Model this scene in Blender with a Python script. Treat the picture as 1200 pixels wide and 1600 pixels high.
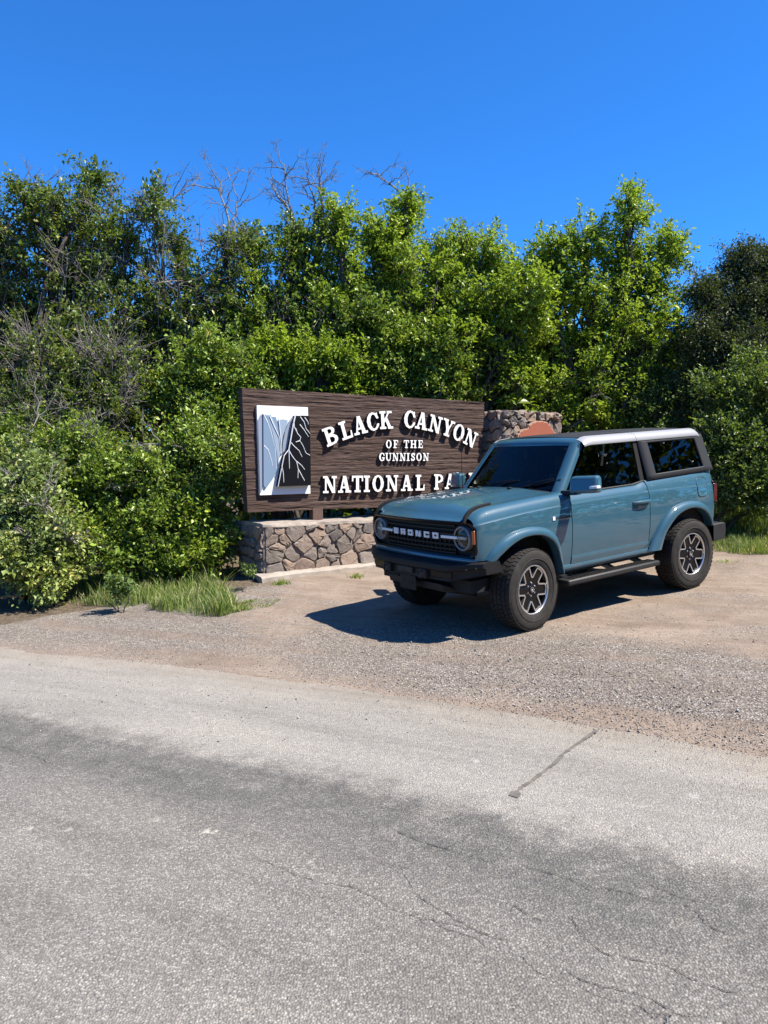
import bpy, bmesh, math, random
import numpy as np
from mathutils import Vector, Matrix, noise
from mathutils.geometry import tessellate_polygon

for o in list(bpy.data.objects):
    bpy.data.objects.remove(o)
SC = bpy.context.scene
COL = SC.collection

# ------------------------------------------------------------------ camera, sky, sun, exposure
CAM_Z = 2.0287
PITCH = math.radians(3.4)
cam_data = bpy.data.cameras.new('camera')
cam_data.sensor_fit = 'VERTICAL'
cam_data.sensor_height = 24.0
cam_data.lens = 24.0 * 1202.0 / 1600.0
cam_data.clip_start = 0.05
cam_data.clip_end = 3000.0
cam = bpy.data.objects.new('camera', cam_data)
COL.objects.link(cam)
cam.location = (0, 0, CAM_Z)
cam.rotation_euler = (math.radians(90) - PITCH, 0, 0)
SC.camera = cam
SC.render.resolution_x, SC.render.resolution_y = 768, 1024

SUN_DIR = Vector((0.689, -0.157, 1.037)).normalized()      # towards the sun
elev = math.asin(SUN_DIR.z)
azim = math.atan2(SUN_DIR.x, SUN_DIR.y)
world = bpy.data.worlds.new('World')
SC.world = world
world.use_nodes = True
wn = world.node_tree
wn.nodes.clear()
sky = wn.nodes.new('ShaderNodeTexSky')
sky.sky_type = 'NISHITA'
sky.sun_disc = False
sky.sun_elevation = elev
sky.sun_rotation = azim
sky.altitude = 2500
sky.air_density = 1.15
sky.dust_density = 0.25
sky.ozone_density = 3.0
hs = wn.nodes.new('ShaderNodeMix')                       # deep high-altitude blue
hs.data_type = 'RGBA'; hs.blend_type = 'MULTIPLY'; hs.inputs[0].default_value = 1.0
hs.inputs[7].default_value = (0.24, 0.80, 1.42, 1)
bg = wn.nodes.new('ShaderNodeBackground')
bg.inputs['Strength'].default_value = 0.080
wo = wn.nodes.new('ShaderNodeOutputWorld')
wn.links.new(sky.outputs[0], hs.inputs[6])
wn.links.new(hs.outputs[2], bg.inputs[0])
wn.links.new(bg.outputs[0], wo.inputs[0])

sun_data = bpy.data.lights.new('sun', 'SUN')
sun_data.energy = 5.0
sun_data.angle = math.radians(0.53)
sun_data.color = (1.0, 0.925, 0.815)
sun = bpy.data.objects.new('sun', sun_data)
COL.objects.link(sun)
sun.rotation_euler = SUN_DIR.to_track_quat('Z', 'Y').to_euler()

SC.view_settings.view_transform = 'Standard'
SC.view_settings.look = 'None'
SC.view_settings.gamma = 1.0
SC.view_settings.exposure = 1.16
SC.view_settings.use_curve_mapping = False
for k_, v_ in dict(max_bounces=5, diffuse_bounces=2, glossy_bounces=3, transmission_bounces=4, transparent_max_bounces=8, caustics_reflective=False, caustics_refractive=False).items():
    setattr(SC.cycles, k_, v_)

# ------------------------------------------------------------------ helpers
def tag(o, label=None, cat=None, group=None, kind=None):
    if label: o['label'] = label
    if cat: o['category'] = cat
    if group: o['group'] = group
    if kind: o['kind'] = kind
    return o

def link(o, parent=None):
    COL.objects.link(o)
    if parent is not None:
        o.parent = parent
    return o

def empty(name, mat=None, parent=None):
    o = bpy.data.objects.new(name, None)
    o.empty_display_size = 0.1
    if mat is not None:
        o.matrix_world = mat
    return link(o, parent)

def smooth_mesh(me, flag=True, angle=None):
    me.polygons.foreach_set('use_smooth', [flag] * len(me.polygons))
    if angle is not None:
        try:
            me.set_sharp_from_angle(angle=math.radians(angle))
        except Exception:
            pass

def mesh_data(name, V, F, mat, smooth=False, angle=None):
    me = bpy.data.meshes.new(name)
    me.from_pydata([tuple(v) for v in V], [], [tuple(f) for f in F])
    for m in (mat if isinstance(mat, (list, tuple)) else [mat]):
        me.materials.append(m)
    if smooth:
        smooth_mesh(me, True, angle)
    me.update()
    return me

def mk(name, V, F, mat, parent=None, smooth=False, angle=None):
    return link(bpy.data.objects.new(name, mesh_data(name, V, F, mat, smooth, angle)), parent)

def fast_mesh(name, V, F3, mat, parent=None, smooth=False):
    """V (n,3) array, F3 (m,3) or (m,4) int array."""
    me = bpy.data.meshes.new(name)
    V = np.asarray(V, np.float32); F3 = np.asarray(F3, np.int32)
    k = F3.shape[1]
    me.vertices.add(len(V)); me.vertices.foreach_set('co', V.ravel())
    me.loops.add(F3.size); me.loops.foreach_set('vertex_index', F3.ravel())
    me.polygons.add(len(F3)); me.polygons.foreach_set('loop_start', np.arange(0, F3.size, k, dtype=np.int32))
    if smooth:
        me.polygons.foreach_set('use_smooth', np.ones(len(F3), bool))
    me.materials.append(mat)
    me.update(calc_edges=True)
    return link(bpy.data.objects.new(name, me), parent)

class MB:
    """collects primitive shapes into one mesh"""
    def __init__(s): s.V = []; s.F = []
    def add(s, V, F):
        n = len(s.V); s.V += [tuple(v) for v in V]; s.F += [tuple(i + n for i in f) for f in F]; return s
    def box(s, a, b):
        x0, y0, z0 = a; x1, y1, z1 = b
        return s.add([(x0,y0,z0),(x1,y0,z0),(x1,y1,z0),(x0,y1,z0),(x0,y0,z1),(x1,y0,z1),(x1,y1,z1),(x0,y1,z1)],
                     [(0,3,2,1),(4,5,6,7),(0,1,5,4),(1,2,6,5),(2,3,7,6),(3,0,4,7)])
    def hexa(s, P):
        """8 corners: bottom 4 ccw, top 4 ccw"""
        return s.add(P, [(0,3,2,1),(4,5,6,7),(0,1,5,4),(1,2,6,5),(2,3,7,6),(3,0,4,7)])
    def tube(s, pts, rad, k=6, cap=True):
        V, F = tube_geo(pts, rad, k, cap); return s.add(V, F)
    def cyl(s, a, b, r, k=16, r2=None):
        return s.tube([a, b], [r, r if r2 is None else r2], k)
    def lathe(s, prof, axis='y', c=(0,0,0), k=48, closed=False):
        """prof: list of (radius, along-axis)"""
        V = []; F = []
        n = len(prof)
        for i in range(k):
            a = 2 * math.pi * i / k
            for r, h in prof:
                if axis == 'y': V.append((c[0] + r * math.cos(a), c[1] + h, c[2] + r * math.sin(a)))
                elif axis == 'x': V.append((c[0] + h, c[1] + r * math.cos(a), c[2] + r * math.sin(a)))
                else: V.append((c[0] + r * math.cos(a), c[1] + r * math.sin(a), c[2] + h))
        m = n if closed else n - 1
        for i in range(k):
            for j in range(m):
                a0 = i * n + j; a1 = i * n + (j + 1) % n
                b0 = ((i + 1) % k) * n + j; b1 = ((i + 1) % k) * n + (j + 1) % n
                F.append((a0, b0, b1, a1))
        return s.add(V, F)
    def prism(s, poly, fn0, fn1):
        """poly: list of 2d points, fn0/fn1 map (u,v)->3d for front and back"""
        n = len(poly)
        V = [fn0(*p) for p in poly] + [fn1(*p) for p in poly]
        tris = tessellate_polygon([[Vector((p[0], p[1], 0)) for p in poly]])
        F = [tuple(t) for t in tris] + [tuple(n + i for i in reversed(t)) for t in tris]
        F += [(i, (i + 1) % n, n + (i + 1) % n, n + i) for i in range(n)]
        return s.add(V, F)
    def build(s, name, mat, parent=None, smooth=False, angle=None, bevel=0, recalc=True, seg=2):
        me = mesh_data(name, s.V, s.F, mat)
        if recalc:
            bm = bmesh.new(); bm.from_mesh(me)
            bmesh.ops.recalc_face_normals(bm, faces=bm.faces)
            bm.to_mesh(me); bm.free()
        if smooth: smooth_mesh(me, True, angle)
        o = link(bpy.data.objects.new(name, me), parent)
        if bevel:
            m = o.modifiers.new('bevel', 'BEVEL'); m.width = bevel; m.segments = seg; m.limit_method = 'ANGLE'
            m.angle_limit = math.radians(35)
            if smooth is False:
                smooth_mesh(me, True, 40)
        return o

def tube_geo(pts, rad, k=6, cap=True):
    P = [Vector(p) for p in pts]; n = len(P)
    V = []; F = []
    t0 = (P[1] - P[0]).normalized()
    ref = Vector((0, 0, 1)) if abs(t0.z) < 0.9 else Vector((1, 0, 0))
    u = t0.cross(ref).normalized()
    for i in range(n):
        t = (P[min(i + 1, n - 1)] - P[max(i - 1, 0)])
        t = t.normalized() if t.length > 1e-9 else t0
        u = (u - t * u.dot(t))
        u = u.normalized() if u.length > 1e-6 else t.orthogonal().normalized()
        w = t.cross(u)
        r = rad[i] if hasattr(rad, '__len__') else rad
        for j in range(k):
            a = 2 * math.pi * j / k
            V.append(tuple(P[i] + u * (math.cos(a) * r) + w * (math.sin(a) * r)))
    for i in range(n - 1):
        for j in range(k):
            F.append((i*k + j, i*k + (j+1) % k, (i+1)*k + (j+1) % k, (i+1)*k + j))
    if cap:
        F.append(tuple(range(k - 1, -1, -1))); F.append(tuple((n-1)*k + j for j in range(k)))
    return V, F

def lerp(a, b, t): return a + (b - a) * t
def interp(x, xs, ys): return float(np.interp(x, xs, ys))
def spline(pts, n):
    """Catmull-Rom through 2d/3d points, n samples"""
    P = np.array(pts, float); m = len(P)
    Q = np.vstack([2*P[0]-P[1], P, 2*P[-1]-P[-2]])
    out = []
    for i in range(n):
        t = i / (n - 1) * (m - 1); k = min(int(t), m - 2); u = t - k
        a, b, c, d = Q[k], Q[k+1], Q[k+2], Q[k+3]
        out.append(0.5 * (2*b + (c-a)*u + (2*a-5*b+4*c-d)*u*u + (3*b-a-3*c+d)*u**3))
    return [tuple(o) for o in out]

# pixel of the 1200 x 1600 photograph -> point in the place
def ray(px, py):
    a, b = (px - 600) / 1202.0, -(py - 800) / 1202.0
    c, s = math.cos(PITCH), math.sin(PITCH)
    return Vector((a, c + b * s, b * c - s))
def at(px, py, Y):
    d = ray(px, py); return Vector((0, 0, CAM_Z)) + d * (Y / d.y)
def on_plane(px, py, P, N):
    d = ray(px, py); C = Vector((0, 0, CAM_Z)); return C + d * ((P - C).dot(N) / d.dot(N))

# ------------------------------------------------------------------ materials
class Mat:
    def __init__(s, name):
        s.m = bpy.data.materials.new(name); s.m.use_nodes = True
        s.nt = s.m.node_tree; s.b = s.nt.nodes['Principled BSDF']; s.out = s.nt.nodes['Material Output']
    def n(s, kind, **kw):
        nd = s.nt.nodes.new(kind)
        for k, v in kw.items():
            if k in nd.inputs: nd.inputs[k].default_value = v
            else: setattr(nd, k, v)
        return nd
    def l(s, a, b): s.nt.links.new(a, b); return s
    def set(s, **kw):
        for k, v in kw.items():
            s.b.inputs[k.replace('_', ' ')].default_value = v
        return s
    def col(s, c): s.b.inputs['Base Color'].default_value = (*c, 1); return s
    def coords(s, kind='Object', scale=(1,1,1)):
        tc = s.n('ShaderNodeTexCoord'); mp = s.n('ShaderNodeMapping'); mp.inputs['Scale'].default_value = scale
        s.l(tc.outputs[kind], mp.inputs[0]); return mp.outputs[0]
    def noise(s, vec, scale, detail=4, rough=0.6, dist=0):
        nd = s.n('ShaderNodeTexNoise'); nd.inputs['Scale'].default_value = scale
        nd.inputs['Detail'].default_value = detail; nd.inputs['Roughness'].default_value = rough
        nd.inputs['Distortion'].default_value = dist
        if vec is not None: s.l(vec, nd.inputs['Vector'])
        return nd.outputs[0]
    def voro(s, vec, scale, feature='F1', out='Distance', rnd=1.0):
        nd = s.n('ShaderNodeTexVoronoi'); nd.feature = feature; nd.inputs['Scale'].default_value = scale
        nd.inputs['Randomness'].default_value = rnd
        if vec is not None: s.l(vec, nd.inputs['Vector'])
        return nd.outputs[out]
    def ramp(s, fac, stops, interp_='LINEAR'):
        nd = s.n('ShaderNodeValToRGB'); cr = nd.color_ramp; cr.interpolation = interp_
        while len(cr.elements) > 1: cr.elements.remove(cr.elements[0])
        for i, (p, c) in enumerate(stops):
            e = cr.elements[0] if i == 0 else cr.elements.new(p)
            e.position = p; e.color = (*c, 1) if len(c) == 3 else c
        s.l(fac, nd.inputs[0]); return nd.outputs[0]
    def mix(s, fac, a, b, blend='MIX'):
        nd = s.n('ShaderNodeMix'); nd.data_type = 'RGBA'; nd.blend_type = blend
        for sock, v in ((nd.inputs[0], fac), (nd.inputs[6], a), (nd.inputs[7], b)):
            if hasattr(v, 'links') or hasattr(v, 'is_linked'): s.l(v, sock)
            elif isinstance(v, (int, float)): sock.default_value = v
            else: sock.default_value = (*v, 1)
        return nd.outputs[2]
    def math(s, op, a, b=0.0, clamp=False):
        nd = s.n('ShaderNodeMath'); nd.operation = op; nd.use_clamp = clamp
        for sock, v in ((nd.inputs[0], a), (nd.inputs[1], b)):
            if isinstance(v, (int, float)): sock.default_value = v
            else: s.l(v, sock)
        return nd.outputs[0]
    def base(s, c): s.l(c, s.b.inputs['Base Color']); return s
    def bump(s, h, strength=0.5, dist=0.01, normal=None):
        nd = s.n('ShaderNodeBump'); nd.inputs['Strength'].default_value = strength; nd.inputs['Distance'].default_value = dist
        s.l(h, nd.inputs['Height'])
        if normal is not None: s.l(normal, nd.inputs['Normal'])
        s.l(nd.outputs[0], s.b.inputs['Normal']); return nd.outputs[0]
    def attr(s, name):
        nd = s.n('ShaderNodeAttribute'); nd.attribute_name = name; return nd.outputs['Fac']

def plain(name, c, rough=0.5, metal=0.0, coat=0.0, spec=0.5, dirt=0.0, coat_rough=0.03):
    m = Mat(name); m.col(c).set(Roughness=rough, Metallic=metal)
    m.b.inputs['Coat Weight'].default_value = coat; m.b.inputs['Coat Roughness'].default_value = coat_rough
    m.b.inputs['Specular IOR Level'].default_value = spec
    if dirt:
        v = m.coords()
        f = m.noise(v, 9, 6, 0.7)
        fr = m.ramp(f, [(0.42, (0,0,0)), (0.8, (dirt, dirt, dirt))])
        m.base(m.mix(fr, c, (0.32, 0.27, 0.22)))
        r = m.math('MULTIPLY_ADD', fr, 0.5); m.nt.nodes[-1].inputs[2].default_value = rough
        m.l(r, m.b.inputs['Roughness'])
    return m.m

# ------------------------------------------------------------------ terrain
GB, GC = 0.059717, 0.045591
def soft(v, k=40.0): return k * math.tanh(v / k)
def gplane(x, y):
    return GB * soft(x) + GC * soft(y) + 0.10 * math.exp(-((x + 1.75)**2 + (y - 10.75)**2) / 1.9)
# near edge of the asphalt, left to right
EDGE = [(-60, 34), (-24, 18.6), (-12, 12.4), (-4.07, 8.0), (-2.0, 7.0), (0, 5.86), (2.06, 4.52), (4.4, 2.6), (7.5, -0.8), (11, -6.5), (16, -17), (30, -50)]
EDX, EDY = [e[0] for e in EDGE], [e[1] for e in EDGE]
E_S = spline(EDGE, 900)
E_A = np.array(E_S)
E_T = np.gradient(E_A, axis=0); E_T /= np.linalg.norm(E_T, axis=1)[:, None]
E_N = np.stack([E_T[:, 1], -E_T[:, 0]], 1)        # towards the road (camera side)
E_L = np.concatenate([[0], np.cumsum(np.linalg.norm(np.diff(E_A, axis=0), axis=1))])
def road_d(x, y):
    """signed distance from the asphalt edge, positive on the road"""
    q = E_A - (x, y); i = int(np.argmin((q * q).sum(1)))
    d = np.array((x, y)) - E_A[i]
    return float(d @ E_N[i])
def gz(x, y):
    z = gplane(x, y)
    return z
# ------------------------------------------------------------------ ground sheet
def axis_coords(lo, hi, step, far, k=1.35):
    a = list(np.arange(lo, hi + 1e-6, step)); s = step
    v = hi
    while v < far: s *= k; v += s; a.append(v)
    s = step; v = lo; pre = []
    while v > -far: s *= k; v -= s; pre.append(v)
    return pre[::-1] + a
def fbm(x, y, s, o=3):
    return noise.fractal(Vector((x * s, y * s, 3.1)), 1.0, 2.0, o)
def build_ground():
    xs = axis_coords(-8, 8, 0.09, 900); ys = axis_coords(3.0, 15, 0.09, 900)
    nx, ny = len(xs), len(ys)
    V = np.zeros((ny, nx, 3), np.float32); grav = np.zeros((ny, nx), np.float32); veg = np.zeros((ny, nx), np.float32)
    for j, y in enumerate(ys):
        for i, x in enumerate(xs):
            near = -9 < x < 9 and 1 < y < 17
            d = road_d(x, y) if near else (5 if y < np.interp(x, EDX, EDY) else -5)
            z = gplane(x, y)
            if near:
                off = -d
                if off > 0:
                    k = min(1, off / 0.8)
                    z += k * (0.020 * fbm(x, y, 0.9) + 0.007 * fbm(x, y, 4.0))
                    # loose berm of gravel pushed up beside the asphalt on the right
                    z += 0.035 * math.exp(-((off - 0.75) / 0.42)**2) * max(0, min(1, (x + 0.6) / 1.6))
                else:
                    z -= 0.03 * min(1, -off / 0.3)
                g = math.exp(-((off - 0.9) / 0.95)**2) * (0.55 + 0.45 * max(0, min(1, (x + 1.0) / 2)))
                if x < -1.2: g = max(g, 0.75 * max(0, min(1, (-1.0 - x) / 0.9)) * (1 if off < 3.2 else 0.2))
                if 0.2 < x < 3.5: g = max(g, 0.8 * math.exp(-((off - 1.3) / 0.8)**2))
                g = 0.22 + 0.8*g + 0.38 * fbm(x, y, 1.3)
                g *= 0.35 + 0.65*max(0, min(1, (off + 0.05)/0.6))
                grav[j, i] = max(0, min(1, g))
            else:
                grav[j, i] = 0.3
            # ground under the thicket
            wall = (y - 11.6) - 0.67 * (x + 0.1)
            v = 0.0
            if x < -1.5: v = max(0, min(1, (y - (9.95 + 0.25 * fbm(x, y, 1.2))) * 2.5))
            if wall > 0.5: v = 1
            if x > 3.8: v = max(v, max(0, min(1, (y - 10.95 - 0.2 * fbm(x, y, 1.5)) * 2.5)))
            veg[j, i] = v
            V[j, i] = (x, y, z)
    idx = np.arange(nx * ny).reshape(ny, nx)
    F = np.stack([idx[:-1, :-1], idx[:-1, 1:], idx[1:, 1:], idx[1:, :-1]], -1).reshape(-1, 4)
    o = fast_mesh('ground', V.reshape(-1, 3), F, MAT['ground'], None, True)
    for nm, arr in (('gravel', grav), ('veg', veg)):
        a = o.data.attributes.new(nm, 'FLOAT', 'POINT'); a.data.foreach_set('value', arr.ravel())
    tag(o, kind='structure')
    return o

MAT = {}
SPOTS = [(-0.35, 3.55, 0.09, (0.55, 0.52, 0.46), 0.5), (0.62, 3.02, 0.12, (0.55, 0.52, 0.46), 0.5), (0.55, 4.55, 0.10, (0.62, 0.60, 0.55), 0.6), (1.62, 3.98, 0.16, (0.62, 0.60, 0.55), 0.6), (1.15, 3.42, 0.12, (0.5, 0.48, 0.43), 0.5), (-1.5, 6.2, 0.14, (0.62, 0.60, 0.55), 0.6), (-1.93, 4.04, 0.16, (0.62, 0.59, 0.50), 0.8), (-1.68, 3.99, 0.10, (0.6, 0.57, 0.5), 0.6), (-1.24, 4.05, 0.10, (0.6, 0.57, 0.5), 0.5), (-0.90, 3.91, 0.15, (0.62, 0.59, 0.50), 0.85), (1.38, 2.82, 0.09, (0.05, 0.05, 0.055), 0.8)]
def make_ground_mat():
    m = Mat('dirt_and_gravel')
    v = m.coords()
    g = m.attr('gravel'); vg = m.attr('veg')
    n1 = m.noise(v, 2.2, 3, 0.65); n2 = m.noise(v, 14, 4, 0.75); n3 = m.noise(v, 70, 2, 0.7)
    dirt = m.ramp(n1, [(0.3, (0.24, 0.185, 0.142)), (0.52, (0.335, 0.265, 0.205)), (0.75, (0.42, 0.34, 0.27))])
    dirt = m.mix(m.ramp(n2, [(0.35, (0,0,0)), (0.7, (0.55,0.55,0.55))]), dirt, (0.30, 0.235, 0.185))
    cellc = m.voro(v, 62, 'F1', 'Color')
    sep = m.n('ShaderNodeSeparateColor'); m.l(cellc, sep.inputs[0])
    peb = m.ramp(sep.outputs[0], [(0.0, (0.13, 0.118, 0.105)), (0.35, (0.26, 0.23, 0.20)), (0.7, (0.39, 0.35, 0.305)), (0.93, (0.51, 0.465, 0.41)), (1.0, (0.62, 0.58, 0.53))])
    cd = m.voro(v, 62, 'F1', 'Distance')
    peb = m.mix(m.ramp(cd, [(0.35, (0,0,0)), (0.75, (1,1,1))]), peb, (0.20, 0.165, 0.135))
    # small scattered stones in the dirt
    sc = m.voro(v, 38, 'F1', 'Color'); sp2 = m.n('ShaderNodeSeparateColor'); m.l(sc, sp2.inputs[0])
    spot = m.math('MULTIPLY', m.math('GREATER_THAN', sp2.outputs[1], 0.80), m.math('LESS_THAN', m.voro(v, 38, 'F1', 'Distance'), 0.33))
    dirt = m.mix(m.math('MULTIPLY', spot, 0.7), dirt, m.ramp(sp2.outputs[0], [(0, (0.12, 0.10, 0.09)), (0.6, (0.33, 0.28, 0.24)), (1, (0.55, 0.5, 0.45))]))
    mr = m.n('ShaderNodeMapping'); mr.vector_type = 'POINT'; mr.inputs['Rotation'].default_value = (0, 0, math.radians(27)); m.l(v, mr.inputs[0])
    ms = m.n('ShaderNodeMapping'); ms.inputs['Scale'].default_value = (0.22, 2.6, 1.0); m.l(mr.outputs[0], ms.inputs[0])
    streak = m.noise(ms.outputs[0], 1.6, 3, 0.6, 0.3)                       # wheel tracks along the shoulder
    gm = m.math('ADD', g, m.math('MULTIPLY', m.math('SUBTRACT', n2, 0.5), 1.1))
    gm = m.math('ADD', gm, m.math('MULTIPLY', m.math('SUBTRACT', streak, 0.5), 1.5))
    gmask = m.ramp(gm, [(0.20, (0,0,0)), (0.80, (1,1,1))])
    c = m.mix(gmask, dirt, peb)
    c = m.mix(m.ramp(streak, [(0.40, (0.40,)*3), (0.52, (0,)*3)]), c, m.mix(1.0, c, (0.70, 0.66, 0.63), 'MULTIPLY'))
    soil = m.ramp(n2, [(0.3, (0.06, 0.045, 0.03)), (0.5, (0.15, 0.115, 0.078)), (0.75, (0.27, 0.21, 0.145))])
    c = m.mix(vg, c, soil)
    m.base(c).set(Roughness=0.93)
    m.b.inputs['Specular IOR Level'].default_value = 0.2
    h = m.math('ADD', m.math('MULTIPLY', m.math('SUBTRACT', 0.5, cd), gmask), m.math('MULTIPLY', n3, 0.7))
    h = m.math('ADD', h, m.math('MULTIPLY', spot, 0.6))
    h = m.math('ADD', h, m.math('MULTIPLY', n2, 1.2)); h = m.math('ADD', h, m.math('MULTIPLY', streak, 2.5))
    m.bump(h, 0.9, 0.012)
    return m.m

def make_asphalt_mat():
    m = Mat('worn_chipseal_asphalt')
    v = m.coords()
    d = m.attr('d')
    n1 = m.noise(v, 0.9, 3, 0.6); n2 = m.noise(v, 6, 4, 0.7); n3 = m.noise(v, 26, 2, 0.65)
    # aggregate chips
    cc = m.voro(v, 98, 'F1', 'Color'); sp = m.n('ShaderNodeSeparateColor'); m.l(cc, sp.inputs[0])
    cd = m.voro(v, 98, 'F1', 'Distance')
    cc2 = m.voro(v, 190, 'F1', 'Color'); sp3 = m.n('ShaderNodeSeparateColor'); m.l(cc2, sp3.inputs[0])
    chip = m.ramp(sp.outputs[0], [(0.0, (0.06, 0.056, 0.052)), (0.25, (0.18, 0.168, 0.155)), (0.6, (0.34, 0.312, 0.278)), (0.85, (0.50, 0.465, 0.42)), (1.0, (0.70, 0.66, 0.60))])
    fine = m.ramp(sp3.outputs[1], [(0.0, (0.15, 0.136, 0.12)), (0.6, (0.32, 0.295, 0.265)), (1.0, (0.48, 0.45, 0.41))])
    chip = m.mix(0.36, chip, fine)
    gapm = m.ramp(cd, [(0.42, (0,0,0)), (0.72, (1,1,1))])
    # wheel track: binder bled dark, follows the carriageway
    dw = m.math('ADD', d, m.math('MULTIPLY', m.math('SUBTRACT', n1, 0.5), 0.55))
    dw = m.math('ADD', dw, m.math('MULTIPLY', m.math('SUBTRACT', n2, 0.5), 0.5))
    track = m.ramp(m.math('DIVIDE', dw, 6.0), [(0.0, (0.0,)*3), (0.205, (0.02,)*3), (0.245, (0.80,)*3), (0.30, (1.0,)*3), (0.345, (0.60,)*3), (0.40, (0.30,)*3), (0.55, (0.26,)*3), (1.0, (0.26,)*3)])
    patch = m.math('MULTIPLY', m.ramp(n2, [(0.34, (0.48,)*3), (0.56, (1,)*3)]), m.ramp(n3, [(0.30, (0.72,)*3), (0.60, (1,)*3)]))
    trk = m.math('MULTIPLY', track, patch)
    binder = m.mix(trk, (0.235, 0.215, 0.195), (0.070, 0.069, 0.070))
    c = m.mix(m.math('MULTIPLY', gapm, 0.85), chip, binder)
    c = m.mix(m.math('MULTIPLY', trk, 0.74), c, (0.088, 0.086, 0.084))
    # pale dusty polish next to the edge
    dust = m.ramp(m.math('DIVIDE', dw, 6.0), [(0.0, (1.0,)*3), (0.035, (0.88,)*3), (0.08, (0.52,)*3), (0.13, (0.45,)*3), (0.20, (0.48,)*3), (0.25, (0.05,)*3), (0.5, (0.12,)*3), (1.0, (0.08,)*3)])
    c = m.mix(m.math('MULTIPLY', dust, m.ramp(n3, [(0.25, (0.55,)*3), (0.75, (1,)*3)])), c, m.mix(m.ramp(m.math('DIVIDE', dw, 6.0), [(0.0, (0,)*3), (0.10, (1,)*3)]), (0.38, 0.325, 0.265), (0.52, 0.485, 0.435)))
    # bleached spots and one dark oil patch
    for (px_, py_, r_, col_, k_) in SPOTS:
        vd = m.n('ShaderNodeVectorMath'); vd.operation = 'DISTANCE'; vd.inputs[1].default_value = (px_, py_, gplane(px_, py_) + 0.012)
        m.l(v, vd.inputs[0])
        fs = m.ramp(m.math('ADD', m.math('DIVIDE', vd.outputs['Value'], r_), m.math('MULTIPLY', n3, 1.6)), [(0.9, (k_,)*3), (1.0, (k_*0.6,)*3)] if False else [(0.75, (k_,)*3), (0.98, (0,)*3)])
        c = m.mix(fs, c, col_)
    ml = m.n('ShaderNodeMapping'); ml.inputs['Rotation'].default_value = (0, 0, math.radians(29)); m.l(v, ml.inputs[0])
    ml2 = m.n('ShaderNodeMapping'); ml2.inputs['Scale'].default_value = (0.30, 2.2, 1.0); m.l(ml.outputs[0], ml2.inputs[0])
    run = m.noise(ml2.outputs[0], 1.5, 4, 0.65, 0.4)
    c = m.mix(m.ramp(run, [(0.36, (0.6,)*3), (0.50, (0,)*3)]), c, m.mix(1.0, c, (0.76, 0.75, 0.74), 'MULTIPLY'))
    c = m.mix(m.ramp(run, [(0.52, (0,)*3), (0.66, (0.6,)*3)]), c, m.mix(1.0, c, (1.18, 1.16, 1.13), 'MULTIPLY'))
    # hairline cracks that run with the road
    mp = m.n('ShaderNodeMapping'); mp.inputs['Scale'].default_value = (1.0, 1.0, 1.0)
    mp.inputs['Rotation'].default_value = (0, 0, math.radians(30)); m.l(v, mp.inputs[0])
    mp2 = m.n('ShaderNodeMapping'); mp2.inputs['Scale'].default_value = (0.55, 1.5, 1.0); m.l(mp.outputs[0], mp2.inputs[0])
    wob = m.n('ShaderNodeTexNoise'); wob.inputs['Scale'].default_value = 4.0; wob.inputs['Detail'].default_value = 6; m.l(v, wob.inputs['Vector'])
    vm = m.n('ShaderNodeVectorMath'); vm.operation = 'MULTIPLY_ADD'; vm.inputs[1].default_value = (0.28,)*3
    m.l(wob.outputs['Color'], vm.inputs[0]); m.l(mp2.outputs[0], vm.inputs[2])
    cr = m.voro(vm.outputs[0], 1.15, 'DISTANCE_TO_EDGE', 'Distance')
    crack = m.ramp(cr, [(0.0, (1,)*3), (0.005, (0.8,)*3), (0.012, (0,)*3)])
    crm = m.ramp(m.math('DIVIDE', d, 6.0), [(0.24, (0,)*3), (0.30, (0.8,)*3), (0.62, (0.8,)*3), (0.8, (0.15,)*3)])
    sx = m.n('ShaderNodeSeparateXYZ'); m.l(v, sx.inputs[0])
    brk = m.math('MULTIPLY', m.ramp(m.noise(v, 1.7, 3), [(0.42, (0,)*3), (0.56, (1,)*3)]), m.ramp(sx.outputs[0], [(0.0, (0,)*3), (0.25, (1,)*3)]))
    crack = m.math('MULTIPLY', m.math('MULTIPLY', crack, crm), brk)
    c = m.mix(m.math('MULTIPLY', crack, 0.35), c, (0.05, 0.046, 0.042))
    c = m.mix(1.0, c, (0.985, 1.0, 0.99), 'MULTIPLY')
    m.base(c).set(Roughness=0.88)
    m.b.inputs['Specular IOR Level'].default_value = 0.3
    h = m.math('ADD', m.math('SUBTRACT', 0.6, cd), m.math('MULTIPLY', n3, 0.6))
    h = m.math('ADD', h, m.math('MULTIPLY', m.math('MULTIPLY', sp3.outputs[0], 0.35), 1.0))
    h = m.math('SUBTRACT', h, m.math('MULTIPLY', crack, 2.0))
    m.bump(h, 0.85, 0.007)
    return m.m
MAT['ground'] = make_ground_mat()
MAT['asphalt'] = make_asphalt_mat()
ground = build_ground()

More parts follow.
